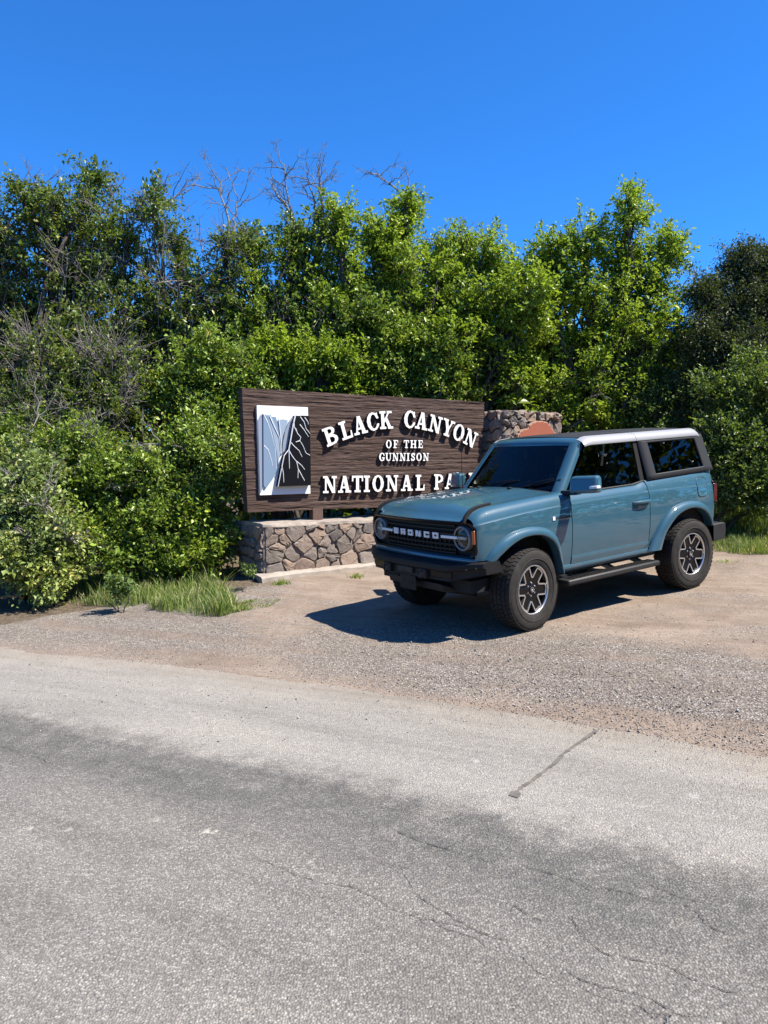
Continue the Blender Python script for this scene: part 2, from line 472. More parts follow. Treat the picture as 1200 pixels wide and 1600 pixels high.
def build_road():
    # strips across the carriageway, ragged edge that dips below the gravel
    ds = [-0.35, -0.2, -0.1, 0.0, 0.1, 0.2, 0.35, 0.55, 0.8, 1.1, 1.5, 2, 2.6, 3.3, 4.2, 5.2, 6.4, 8, 10, 12]
    V = []; A = []; n = len(E_A); m = len(ds)
    rows = [i for i in range(n) if -30 < E_A[i, 0] < 20]
    for i in rows:
        for d in ds:
            wob = 0.11 * fbm(E_L[i], 0, 1.1) + 0.04 * fbm(E_L[i], 5, 5)
            x, y = E_A[i] + E_N[i] * (d + wob * max(0, 1 - max(d, 0)))
            z = gplane(x, y) + (0.012 if d >= 0.35 else 0.012 - 0.03 * ((0.35 - d) / 0.7)**1.3)
            V.append((x, y, z)); A.append(d)
    R = len(rows); idx = np.arange(R * m).reshape(R, m)
    F = np.stack([idx[:-1, :-1], idx[:-1, 1:], idx[1:, 1:], idx[1:, :-1]], -1).reshape(-1, 4)
    o = fast_mesh('road', V, F, MAT['asphalt'], None, True)
    a = o.data.attributes.new('d', 'FLOAT', 'POINT'); a.data.foreach_set('value', A)
    tag(o, kind='structure')
    # sealed crack that crosses the edge of the carriageway
    pts = [(0.700, 4.070), (0.76, 4.17), (0.83, 4.24), (0.93, 4.36), (1.01, 4.45), (1.08, 4.56), (1.20, 4.70), (1.31, 4.82), (1.38, 4.90)]
    pts = spline(pts, 60); V = []; F = []; rg = random.Random(3)
    for i, p in enumerate(pts):
        w = 0.006 + 0.010*rg.random() + (0.02 if i < 4 else 0)
        for sgn in (-1, 1):
            x, y = p[0] + sgn*w*0.75, p[1] - sgn*w*0.65; V.append((x, y, gplane(x, y) + 0.016))
    F = [(2*i, 2*i+1, 2*i+3, 2*i+2) for i in range(59)]
    mk('crack_seal', V, F, plain('worn_tar', (0.12, 0.11, 0.10), 0.8, dirt=0.9), o)
build_road()
# ------------------------------------------------------------------ stone, wood, paint
def make_stone(name, stops, rough_scale=9):
    m = Mat(name); v = m.coords()
    oi = m.n('ShaderNodeObjectInfo')
    sh = m.n('ShaderNodeVectorMath'); sh.operation = 'ADD'; m.l(v, sh.inputs[0])
    cx = m.n('ShaderNodeCombineXYZ'); m.l(m.math('MULTIPLY', oi.outputs['Random'], 37.0), cx.inputs[0]); m.l(cx.outputs[0], sh.inputs[1])
    vv = sh.outputs[0]
    basec = m.ramp(oi.outputs['Random'], stops)
    n1 = m.noise(vv, rough_scale, 8, 0.7, 0.4); n2 = m.noise(vv, 60, 5, 0.7)
    c = m.mix(m.ramp(n1, [(0.34, (0,)*3), (0.64, (0.8,)*3)]), basec, m.mix(0.5, basec, (0.42, 0.36, 0.31)))
    c = m.mix(m.ramp(n2, [(0.45, (0,)*3), (0.75, (0.55,)*3)]), c, (0.10, 0.085, 0.075))
    lich = m.ramp(m.noise(vv, 16, 6, 0.8), [(0.60, (0,)*3), (0.70, (0.5,)*3)])
    c = m.mix(lich, c, (0.52, 0.47, 0.42))
    m.base(c).set(Roughness=0.9); m.b.inputs['Specular IOR Level'].default_value = 0.25
    m.bump(m.math('ADD', m.math('MULTIPLY', n1, 1.5), m.math('MULTIPLY', n2, 0.5)), 0.9, 0.02)
    return m.m
MAT['stone'] = make_stone('field_stone', [(0.0, (0.17, 0.155, 0.145)), (0.2, (0.30, 0.245, 0.205)), (0.4, (0.22, 0.20, 0.19)), (0.55, (0.40, 0.28, 0.20)), (0.7, (0.29, 0.25, 0.225)), (0.85, (0.46, 0.33, 0.235)), (1.0, (0.33, 0.235, 0.19))])
def make_mortar():
    m = Mat('mortar'); v = m.coords()
    n1 = m.noise(v, 7, 6, 0.7); n2 = m.noise(v, 90, 4, 0.7)
    m.base(m.ramp(n1, [(0.3, (0.25, 0.21, 0.18)), (0.55, (0.40, 0.345, 0.29)), (0.75, (0.50, 0.44, 0.38))])).set(Roughness=0.95)
    m.bump(m.math('ADD', n1, m.math('MULTIPLY', n2, 0.5)), 0.8, 0.015); return m.m
MAT['mortar'] = make_mortar()
def make_concrete():
    m = Mat('weathered_concrete'); v = m.coords()
    n1 = m.noise(v, 5, 7, 0.7); n2 = m.noise(v, 60, 5, 0.7)
    m.base(m.mix(m.ramp(n2, [(0.4, (0,)*3), (0.8, (0.4,)*3)]), m.ramp(n1, [(0.3, (0.33, 0.28, 0.235)), (0.6, (0.47, 0.42, 0.36)), (0.8, (0.56, 0.52, 0.46))]), (0.25, 0.2, 0.16))).set(Roughness=0.93)
    m.bump(m.math('ADD', n1, m.math('MULTIPLY', n2, 0.4)), 0.6, 0.012); return m.m
MAT['concrete'] = make_concrete()
def make_signwood():
    m = Mat('sandblasted_brown_wood'); v = m.coords()
    mp = m.n('ShaderNodeMapping'); mp.inputs['Scale'].default_value = (1.1, 1, 17); m.l(v, mp.inputs[0])
    mp2 = m.n('ShaderNodeMapping'); mp2.inputs['Scale'].default_value = (2.5, 1, 75); m.l(v, mp2.inputs[0])
    n1 = m.noise(mp.outputs[0], 1.6, 6, 0.65, 0.6); n2 = m.noise(mp2.outputs[0], 1.5, 4, 0.7, 0.3); n3 = m.noise(v, 1.3, 4, 0.6)
    c = m.ramp(n1, [(0.30, (0.040, 0.024, 0.018)), (0.45, (0.088, 0.055, 0.043)), (0.60, (0.13, 0.083, 0.066)), (0.76, (0.20, 0.135, 0.11))])
    c = m.mix(m.ramp(n2, [(0.5, (0,)*3), (0.72, (0.55,)*3)]), c, (0.025, 0.015, 0.012))
    c = m.mix(m.ramp(n3, [(0.45, (0,)*3), (0.75, (0.35,)*3)]), c, (0.21, 0.16, 0.14))
    m.base(c).set(Roughness=0.85); m.b.inputs['Specular IOR Level'].default_value = 0.25
    m.bump(m.math('ADD', n1, m.math('MULTIPLY', n2, 0.6)), 0.9, 0.02); return m.m
MAT['signwood'] = make_signwood()
MAT['postwood'] = plain('brown_post_paint', (0.13, 0.075, 0.055), 0.75, dirt=0.3)
MAT['letterwhite'] = plain('white_letter_paint', (0.78, 0.775, 0.75), 0.55)
MAT['letterside'] = plain('dark_letter_edge', (0.05, 0.032, 0.026), 0.8)
MAT['skyblue'] = plain('pale_blue_paint', (0.24, 0.35, 0.49), 0.5, dirt=0.12)
MAT['skyblue2'] = plain('light_blue_paint', (0.36, 0.47, 0.60), 0.5, dirt=0.1)
MAT['cliffgrey'] = plain('grey_blue_paint', (0.33, 0.38, 0.46), 0.5)
MAT['cliffblack'] = plain('black_cliff_paint', (0.004, 0.0045, 0.008), 0.6, spec=0.15)
MAT['bluewhite'] = plain('off_white_line_paint', (0.70, 0.72, 0.72), 0.5)
MAT['arrowbrown'] = plain('terracotta_paint', (0.44, 0.125, 0.070), 0.6, dirt=0.15)
MAT['arrowedge'] = plain('pale_arrowhead_edge', (0.55, 0.36, 0.25), 0.7)
MAT['arrowgreen'] = plain('dark_green_paint', (0.02, 0.10, 0.055), 0.6)

# ------------------------------------------------------------------ wall / sign frame
HX = Vector((0.8298, 0.5580, 0)).normalized()             # along the wall, to the right
NF = Vector((HX.y, -HX.x, 0))                             # out of the face, to the camera
PW = Vector((-0.097, 11.597, 0))
def wall_pt(s, z, out=0.0): return PW + HX * s + NF * out + Vector((0, 0, z))
def wall_sz(px, py, out=0.0):
    P = on_plane(px, py, PW + NF * out, NF); return (P - PW).dot(HX), P.z
def frame_at(s, z, out=0.0):
    """local x along the wall, y into the wall (away from the camera), z up"""
    p = wall_pt(s, z, out)
    return Matrix(((HX.x, -NF.x, 0, p.x), (HX.y, -NF.y, 0, p.y), (0, 0, 1, p.z), (0, 0, 0, 1)))

def clip_poly(poly, a, b, c):
    """keep a*x+b*y<=c"""
    out = []
    for i in range(len(poly)):
        p, q = poly[i], poly[(i + 1) % len(poly)]
        dp, dq = a*p[0] + b*p[1] - c, a*q[0] + b*q[1] - c
        if dp <= 0: out.append(p)
        if dp * dq < 0:
            t = dp / (dp - dq); out.append((p[0] + (q[0]-p[0])*t, p[1] + (q[1]-p[1])*t))
    return out
def voronoi(seeds, rect, asp=1.0, wt=None):
    x0, y0, x1, y1 = rect; cells = []
    for i, (sx, sy) in enumerate(seeds):
        poly = [(x0,y0),(x1,y0),(x1,y1),(x0,y1)]
        for j, (tx, ty) in enumerate(seeds):
            if i == j: continue
            # bisector in stretched space (y scaled by asp)
            a, b = tx - sx, (ty - sy) * asp * asp
            c = (tx*tx - sx*sx) / 2 + asp*asp*(ty*ty - sy*sy) / 2
            if wt: c += (wt[i] - wt[j]) / 2
            poly = clip_poly(poly, a, b, c)
            if len(poly) < 3: break
        cells.append(poly if len(poly) >= 3 else None)
    return cells
def poly_area(p): return 0.5 * sum(p[i][0]*p[(i+1)%len(p)][1] - p[(i+1)%len(p)][0]*p[i][1] for i in range(len(p)))
def stone_mesh(poly, rng, mapf, bulge=0.05, gap=0.02):
    """rounded proud stone filling a cell; mapf(u,v,depth)->3d, depth out of the face"""
    n = len(poly); cx = sum(p[0] for p in poly)/n; cy = sum(p[1] for p in poly)/n
    ring = []
    for i in range(n):
        a, b = poly[i], poly[(i + 1) % n]
        L = math.hypot(b[0]-a[0], b[1]-a[1]); k = max(2, int(L / 0.055))
        # rounded corner: skip exact vertex
        for t in range(k):
            f = (t + 0.22 + 0.56*rng.random()) / k
            x, y = lerp(a[0], b[0], f), lerp(a[1], b[1], f)
            d = math.hypot(x - cx, y - cy) or 1e-6
            s = max(0.2, 1 - (gap * rng.uniform(0.25, 1.55)) / d)
            ring.append((cx + (x - cx) * s, cy + (y - cy) * s))
    m = len(ring); V = []; F = []
    bl = bulge * rng.uniform(0.6, 1.35)
    tx, ty = rng.uniform(-0.15, 0.15), rng.uniform(-0.18, 0.12)
    levels = [(1.0, -0.06), (1.0, 0.45*bl), (0.94, 0.88*bl), (0.62, 1.0*bl)]
    for s, dep in levels:
        for x, y in ring:
            u, w = cx + (x-cx)*s, cy + (y-cy)*s
            dd = dep
            if dep > 0: dd += (u-cx)*tx + (w-cy)*ty + rng.uniform(-0.22, 0.22)*bl
            V.append(mapf(u, w, dd))
    V.append(mapf(cx, cy, bl * rng.uniform(0.9, 1.2)))
    for l in range(len(levels) - 1):
        for i in range(m):
            F.append((l*m+i, l*m+(i+1)%m, (l+1)*m+(i+1)%m, (l+1)*m+i))
    top = (len(levels)-1)*m
    for i in range(m): F.append((top+i, top+(i+1)%m, len(V)-1))
    return V, F
def stones_on(face_cells, rng, mapf, parent, bulge, gap):
    for p in face_cells:
        if not p: continue
        if poly_area(p) < 0: p = p[::-1]
        if abs(poly_area(p)) < 0.002: continue
        V, F = stone_mesh(p, rng, mapf, bulge, gap)
        mk('stone', V, F, MAT['stone'], parent, True, 28)
def jitter_seeds(x0, x1, z0, z1, w, h, rng):
    out = []; z = z0 + h/2; r = 0
    while z < z1:
        x = x0 + (w/2 if r % 2 else w*0.15)
        while x < x1 + w*0.3:
            out.append((x + rng.uniform(-.3,.3)*w, z + rng.uniform(-.32,.32)*h)); x += w * rng.uniform(0.75, 1.3)
        z += h * rng.uniform(0.85, 1.1); r += 1
    return out

# ---- low stone wall under the sign
SL, _ = wall_sz(412, 860); SR = 2.55
_, ZT = wall_sz(500, 815)
W_TH = 0.85
w_base = frame_at(SL, 0.40)
wall = empty('stone_wall', w_base)
tag(wall, 'low stone wall of mortared brown and grey stones carrying the wooden sign', 'wall')
LW = SR - SL; HT = ZT - 0.40
mb = MB(); mb.box((0.0, 0.0, -0.25), (LW, W_TH, HT - 0.03)); mb.build('mortar_core', MAT['mortar'], wall)
# cap of mortar, uneven
rng = random.Random(5)
V = []; F = []; n = 40
for i in range(n + 1):
    x = LW * i / n
    for j, (y, z) in enumerate(((-0.03, HT-0.045), (-0.025, HT-0.012), (0.05, HT), (W_TH*0.5, HT+0.012), (W_TH-0.04, HT), (W_TH+0.02, HT-0.02), (W_TH+0.02, HT-0.05))):
        V.append((x + (0 if 0 < i < n else (-0.02 if i == 0 else 0.02)), y + rng.uniform(-.012,.012), z + rng.uniform(-.010,.010)))
for i in range(n):
    for j in range(6): F.append((i*7+j, (i+1)*7+j, (i+1)*7+j+1, i*7+j+1))
F.append(tuple(range(7))); F.append(tuple(range(n*7, n*7+7)))
mk('cap', V, F, MAT['mortar'], wall, True, 60)
# stones of the front face, laid as in the photograph (zoom coordinates), then invented behind the car
zs = lambda x, y: wall_sz(350 + x*0.225, 760 + y*0.225)
seeds_px = [(310,305),(375,295),(485,310),(345,368),(398,372),(370,415),(345,485),(365,580),(445,545),(545,555),
            (560,405),(480,485),(610,270),(672,275),(645,330),(740,280),(840,268),(770,335),(700,385),(820,400),
            (600,460),(678,455),(745,440),(740,485),(690,545),(765,560),(860,520),(935,255),(890,320),(1000,270),
            (975,390),(1000,490),(915,330),(1080,300),(1060,560)]
seeds = []
for p in seeds_px:
    s, z = zs(*p); seeds.append((s - SL, z - 0.40))
seeds += [p for p in jitter_seeds(1.98, LW, 0.0, HT, 0.27, 0.17, random.Random(3))]
big = {2: .10, 9: .11, 10: .10, 6: .07, 7: .09, 11: .08, 14: .09, 19: .10, 24: .09, 26: .11, 30: .12, 31: .12, 29: .09, 3: .02, 4: .02, 5: .03, 12: .03, 13: .02, 21: .04, 23: .03, 32: .02}
rw = random.Random(6)
wts = [big.get(i, 0.05 if i < 35 else rw.uniform(.02, .11))**2 for i in range(len(seeds))]
cells = voronoi(seeds, (0.01, -0.06, LW, HT - 0.03), 1.12, wts)
stones_on(cells, random.Random(8), lambda u, v, d: (u, -d, v), wall, 0.036, 0.010)
# left end of the wall
seeds_e = jitter_seeds(0, W_TH, 0.0, HT, 0.22, 0.17, random.Random(14))
cells = voronoi(seeds_e, (0.01, -0.06, W_TH, HT - 0.03), 1.1)
stones_on(cells, random.Random(18), lambda u, v, d: (-d, W_TH - u, v), wall, 0.04, 0.016)

# concrete footing in front of the wall, its left corner broken
def footing():
    rng = random.Random(2)
    V = []; F = []; n = 46; x0, x1 = -0.12, 2.5
    for i in range(n + 1):
        t = i / n; x = lerp(x0, x1, t)
        d = 0.19 - 0.05 * t + rng.uniform(-.012, .012)
        g = 0.0
        p = wall_pt(SL + x, 0, d); zg = gz(p.x, p.y) - 0.40
        base = zg + 0.075 - 0.02*t
        for y, z in ((0.06, base + 0.02), (-0.05, base + 0.012), (-d + 0.03, base - 0.002), (-d, base - 0.02), (-d - 0.012, zg - 0.12)):
            V.append((x + rng.uniform(-.006,.006), y, z + rng.uniform(-.006,.006)))
    for i in range(n):
        for j in range(4): F.append((i*5+j, i*5+j+1, (i+1)*5+j+1, (i+1)*5+j))
    F.append((0,1,2,3,4)); F.append(tuple(n*5+j for j in range(5)))
    mk('footing', V, F, MAT['concrete'], wall, True, 45)
    mb = MB()
    mb.hexa([(-0.20,-0.24,-0.11),(0.02,-0.28,-0.11),(0.08,-0.16,-0.11),(-0.14,-0.10,-0.11),(-0.19,-0.23,0.035),(0.01,-0.26,0.03),(0.07,-0.16,0.06),(-0.12,-0.11,0.07)])
    mb.build('broken_footing_corner', MAT['concrete'], wall, bevel=0.015)
footing()

# ---- the sign
S_OUT = -0.25
def sg(px, py): return wall_sz(px, py, S_OUT)
cTL, cTR, cBL, cBR = sg(378, 606), sg(757, 628), sg(387, 800.5), sg(748.5, 786.5)
S0 = cBL[0]; Z0 = 0.5 * (cBL[1] + cBR[1])
sign = empty('park_sign', frame_at(S0, Z0, S_OUT))
tag(sign, 'big dark brown wooden park sign with raised white lettering above the low stone wall', 'sign')
def sl(px, py):
    s, z = sg(px, py); return s - S0, z - Z0
BT = 0.13
def board():
    q = [sl(378,606), sl(757,628), sl(387,800.5), sl(748.5,786.5)]
    nu, nv = 260, 110
    V = []; F = []
    for j in range(nv + 1):
        v = j / nv
        for i in range(nu + 1):
            u = i / nu
            x = lerp(lerp(q[2][0], q[3][0], u), lerp(q[0][0], q[1][0], u), v)
            z = lerp(lerp(q[2][1], q[3][1], u), lerp(q[0][1], q[1][1], u), v)
            h = 0.010 * noise.fractal(Vector((x*1.3, 0.3, z*26)), 1.0, 2.0, 3) + 0.004 * noise.noise(Vector((x*9, 2, z*60)))
            V.append((x, -h, z))
    F += [(j*(nu+1)+i, j*(nu+1)+i+1, (j+1)*(nu+1)+i+1, (j+1)*(nu+1)+i) for j in range(nv) for i in range(nu)]
    n = len(V)
    loop = [i for i in range(nu+1)] + [j*(nu+1)+nu for j in range(1, nv+1)] + [nv*(nu+1)+i for i in range(nu-1, -1, -1)] + [j*(nu+1) for j in range(nv-1, 0, -1)]
    for i in loop: V.append((V[i][0], BT, V[i][2]))
    m = len(loop)
    for k in range(m): F.append((loop[(k+1)%m], loop[k], n+k, n+(k+1)%m))
    F.append(tuple(n+k for k in range(m)))
    mk('board', V, F, MAT['signwood'], sign)
board()
for px in (489, 640, 742):
    x, z = sl(px + 8, 803)
    mb = MB(); mb.box((x-0.085, 0.002, -0.62), (x+0.085, 0.125, 0.10)); mb.build('post', MAT['postwood'], sign, bevel=0.008)

# ---- glyph outlines drawn as signed distance fields
class Glyph:
    def __init__(s, w, n=72):
        s.w = w; s.n = n; s.h = 1.16 / n
        xs = np.arange(-0.08, w + 0.08 + s.h, s.h); ys = np.arange(-0.08, 1.08 + s.h, s.h)
        s.X, s.Y = np.meshgrid(xs, ys); s.D = np.full(s.X.shape, 9.0); s.xs, s.ys = xs, ys
    def U(s, d): s.D = np.minimum(s.D, d); return s
    def S(s, d): s.D = np.maximum(s.D, -d); return s
    def dbox(s, x0, y0, x1, y1):
        cx, cy = (x0+x1)/2, (y0+y1)/2; dx = np.abs(s.X-cx)-(x1-x0)/2; dy = np.abs(s.Y-cy)-(y1-y0)/2
        return np.maximum(dx, dy)
    def dpoly(s, pts):
        d = np.full(s.X.shape, -9.0); n = len(pts)       # convex, ccw
        for i in range(n):
            (ax, ay), (bx, by) = pts[i], pts[(i+1) % n]; L = math.hypot(bx-ax, by-ay)
            d = np.maximum(d, ((s.X-ax)*(by-ay) - (s.Y-ay)*(bx-ax)) / L)
        return d
    def dell(s, cx, cy, a, b): return (np.sqrt(((s.X-cx)/a)**2 + ((s.Y-cy)/b)**2) - 1) * min(a, b)
    def bar(s, x0, y0, x1, y1): return s.U(s.dbox(x0, y0, x1, y1))
    def diag(s, xb, xt, wd, y0=0.0, y1=1.0): return s.U(s.dpoly([(xb, y0), (xb+wd, y0), (xt+wd, y1), (xt, y1)]))
    def stroke(s, pts, w):
        for a, b in zip(pts[:-1], pts[1:]):
            ax, ay = a; bx, by = b; dx, dy = bx-ax, by-ay; L2 = dx*dx+dy*dy
            t = np.clip(((s.X-ax)*dx + (s.Y-ay)*dy) / L2, 0, 1)
            s.U(np.hypot(s.X-ax-t*dx, s.Y-ay-t*dy) - w/2)
        return s
    def loops(s):
        D = s.D; segs = {}
        ny, nx = D.shape
        def pt(j0, i0, j1, i1):
            a, b = D[j0, i0], D[j1, i1]; t = a / (a - b)
            return (lerp(s.xs[i0], s.xs[i1], t), lerp(s.ys[j0], s.ys[j1], t))
        P = {}
        for j in range(ny-1):
            for i in range(nx-1):
                c = (D[j,i] < 0, D[j,i+1] < 0, D[j+1,i+1] < 0, D[j+1,i] < 0)
                k = c[0] + 2*c[1] + 4*c[2] + 8*c[3]
                if k in (0, 15): continue
                e = [('h', j, i), ('v', j, i+1), ('h', j+1, i), ('v', j, i)]
                E = [(j,i,j,i+1), (j,i+1,j+1,i+1), (j+1,i,j+1,i+1), (j,i,j+1,i)]
                tab = {1:[(3,0)],2:[(0,1)],3:[(3,1)],4:[(1,2)],5:[(3,0),(1,2)],6:[(0,2)],7:[(3,2)],8:[(2,3)],9:[(2,0)],10:[(0,1),(2,3)],11:[(2,1)],12:[(1,3)],13:[(1,0)],14:[(0,3)]}[k]
                for a, b in tab:
                    for q in (a, b): P[e[q]] = pt(*E[q])
                    segs[e[a]] = e[b]
        out = []
        while segs:
            st = next(iter(segs)); lp = []; k = st
            while k in segs:
                lp.append(P[k]); k = segs.pop(k)
            if len(lp) > 4: out.append(simplify(lp))
        return out
def simplify(lp, eps=0.004):
    out = [lp[0]]; n = len(lp)
    for i in range(1, n):
        a, b, c = out[-1], lp[i], lp[(i+1) % n]
        L = math.hypot(c[0]-a[0], c[1]-a[1])
        d = abs((b[0]-a[0])*(c[1]-a[1]) - (b[1]-a[1])*(c[0]-a[0])) / (L + 1e-9)
        if d > eps or L > 0.35: out.append(b)
    return out
def extrude_loops(loops, sx, sz, depth, cx=0.5, cz=0.5, y0=0.0):
    """2d loops -> solid whose face looks to -y; (u,v) scaled by sx,sz about (cx,cz)"""
    flat = [p for l in loops for p in l]; n = len(flat)
    bm = bmesh.new(); vs = [bm.verts.new((p[0], p[1], 0)) for p in flat]; es = []; k = 0
    for l in loops:
        m = len(l)
        for i in range(m): es.append(bm.edges.new((vs[k+i], vs[k+(i+1) % m])))
        k += m
    bm.verts.index_update()
    bmesh.ops.triangle_fill(bm, use_beauty=True, use_dissolve=False, edges=es)
    tris = [tuple(v.index for v in f.verts) for f in bm.faces]; bm.free()
    V = [((p[0]-cx)*sx, y0-depth, (p[1]-cz)*sz) for p in flat] + [((p[0]-cx)*sx, y0, (p[1]-cz)*sz) for p in flat]
    F = []; M = []
    for t in tris:
        a, b, c = [flat[i] for i in t]
        t = tuple(t) if (b[0]-a[0])*(c[1]-a[1]) - (b[1]-a[1])*(c[0]-a[0]) > 0 else tuple(reversed(t))
        F.append(t); M.append(0)
        F.append(tuple(n+i for i in reversed(t))); M.append(1)
    k = 0
    for l in loops:
        m = len(l)
        for i in range(m): F.append((k+(i+1)%m, k+i, n+k+i, n+k+(i+1)%m)); M.append(1)
        k += m
    return V, F, M
def glyph(ch):
    S = 0.235; T = 0.125; g = None
    def slabs(g, cx, wd, top=True, bot=True):
        if top: g.bar(cx-wd/2, 1-T, cx+wd/2, 1)
        if bot: g.bar(cx-wd/2, 0, cx+wd/2, T)
    if ch == 'I': g = Glyph(0.5); g.bar(.25-S/2, 0, .25+S/2, 1); slabs(g, .25, .5)
    elif ch == 'L': g = Glyph(.82); g.bar(.14, 0, .14+S, 1); slabs(g, .26, .52); g.bar(.1, 0, .82, T); g.U(g.dpoly([(.68,0),(.82,0),(.82,.40),(.74,.40)]))
    elif ch in 'EF':
        g = Glyph(.84); g.bar(.12, 0, .12+S, 1); slabs(g, .24, .48); g.bar(.1, 1-T, .80, 1); g.bar(.69, .68, .80, 1)
        g.bar(.2, .45, .60, .56); g.bar(.52, .36, .61, .65)
        if ch == 'E': g.bar(.1, 0, .84, T); g.bar(.72, 0, .84, .34)
        else: g.bar(0, 0, .56, T)
    elif ch == 'H': g = Glyph(1.08); [ (g.bar(c-S/2, 0, c+S/2, 1), slabs(g, c, .46)) for c in (.23, .85)]; g.bar(.2, .44, .9, .56)
    elif ch == 'T': g = Glyph(.92); g.bar(.46-S/2, 0, .46+S/2, 1); slabs(g, .46, .5, False); g.bar(0, 1-T, .92, 1); g.bar(0, .66, .11, 1); g.bar(.81, .66, .92, 1)
    elif ch == 'N': g = Glyph(1.08); g.bar(.15, 0, .27, 1); g.bar(.82, 0, .94, 1); g.diag(.70, .08, .27); slabs(g, .21, .42, False); g.bar(0, 1-T, .34, 1); slabs(g, .88, .40, True, False)
    elif ch == 'A': g = Glyph(1.06); g.diag(.12, .42, .13); g.diag(.66, .38, .27); g.bar(.25, .26, .75, .37); slabs(g, .20, .40, False); slabs(g, .82, .46, False)
    elif ch == 'K': g = Glyph(1.06); g.bar(.12, 0, .12+S, 1); slabs(g, .24, .48); g.diag(.28, .70, .13, .38, 1); g.diag(.68, .36, .25, 0, .62); slabs(g, .78, .40, True, False); slabs(g, .83, .42, False)
    elif ch == 'Y': g = Glyph(1.04); g.bar(.52-S/2, 0, .52+S/2, .5); g.diag(.41, .10, .25, .38, 1); g.diag(.50, .76, .12, .38, 1); slabs(g, .52, .5, False); g.bar(0, 1-T, .44, 1); g.bar(.66, 1-T, 1.04, 1)
    elif ch == 'U': g = Glyph(1.06); g.bar(.13, .35, .13+S, 1); g.bar(.80, .35, .92, 1); g.U(np.maximum(np.maximum(g.dell(.525, .37, .395, .38), -g.dell(.58, .40, .215, .27)), g.Y-.42)); slabs(g, .24, .46, True, False); slabs(g, .86, .40, True, False)
    elif ch == 'O': g = Glyph(.98); g.U(np.maximum(g.dell(.49, .5, .49, .52), -g.dell(.49, .5, .245, .40)))
    elif ch in 'CG':
        g = Glyph(.94); g.U(np.maximum(g.dell(.48, .5, .48, .52), -g.dell(.52, .5, .26, .40))); g.S(g.dbox(.62, .34, 1.2, .64)); g.bar(.76, .64, .86, .97)
        if ch == 'G': g.bar(.62, .06, .84, .44); g.bar(.50, .36, .94, .47)
        else: g.bar(.80, .20, .90, .36)
    elif ch == 'S':
        g = Glyph(.80); g.stroke(spline([(.64,.74),(.54,.88),(.36,.91),(.19,.82),(.17,.68),(.30,.57),(.50,.48),(.64,.37),(.63,.20),(.48,.10),(.28,.11),(.13,.28)], 36), .175)
        g.bar(.62, .66, .73, 1.0); g.bar(.07, 0, .18, .36)
    elif ch in 'BPR':
        g = Glyph(.98 if ch != 'R' else 1.04); g.bar(.12, 0, .12+S, 1); slabs(g, .22, .44)
        yb = .52 if ch == 'B' else .44
        h = (1-yb)/2; cy = yb + h
        g.U(np.maximum(np.maximum(g.dell(.48, cy, .38, h), g.dbox(.30, 0, 1.2, 1)), -np.maximum(g.dell(.42, cy, .22, h-.11), g.dbox(.355, 0, 1, 1))))
        g.bar(.3, 1-T, .48, 1); g.bar(.3, yb, .48, yb+.11)
        if ch == 'B':
            g.U(np.maximum(np.maximum(g.dell(.50, .28, .44, .28), g.dbox(.30, 0, 1.2, 1)), -np.maximum(g.dell(.45, .28, .25, .17), g.dbox(.355, 0, 1, 1))))
            g.bar(.3, 0, .50, T); g.bar(.3, .45, .50, .56)
        if ch == 'R': g.diag(.72, .48, .25, 0, .50); slabs(g, .88, .32, False)
    return g
GL = {}
def letter_mesh(ch, cap, wf, depth):
    key = (ch, round(cap, 3), round(wf, 3))
    if key not in GL:
        g = glyph(ch); V, F, M = extrude_loops(g.loops(), cap*wf, cap, depth, g.w/2, 0.5)
        me = mesh_data('letter', V, F, [MAT['letterwhite'], MAT['letterside']])
        me.polygons.foreach_set('material_index', M); me.update()
        GL[key] = me
    return GL[key]
def put_letter(ch, px, py, cap, wf, rot=0.0, depth=0.055):
    x, z = sl(px, py)
    o = link(bpy.data.objects.new('letter', letter_mesh(ch, cap, wf, depth)), sign)
    o.location = (x, -0.004, z); o.rotation_euler = (0, math.radians(rot), 0)
line1 = [('B',514,681,-21),('L',537,672,-18),('A',559,664.5,-13),('C',579.5,659,-9),('K',600.5,656.5,-4),
         ('C',637,655.5,4),('A',656,658,8),('N',677,663,12),('Y',696.5,669,16),('O',713.5,676,19),('N',732,685,23)]
for ch, px, py, r in line1: put_letter(ch, px, py, 0.272, 0.86, r)
for ch, px in (('O',605),('F',616),('T',632.5),('H',643.5),('E',654.5)): put_letter(ch, px, 694 - (px-605)*0.0, 0.125, 0.88, 0, 0.04)
for ch, px in zip('GUNNISON', (594.3,604.5,615.5,626.8,635.2,642.8,652.2,663.0)): put_letter(ch, px, 714, 0.125, 0.88, 0, 0.04)
for ch, px, py in (('N',512.5,757),('A',535.5,756.5),('T',555.5,756),('I',570,755.8),('O',587.5,755.3),('N',609.5,755),('A',632.5,754.5),('L',653,754),('P',683,752.8),('A',700,752),('R',718.5,751.2),('K',737,750.4)):
    put_letter(ch, px, py, 0.250, 0.86)

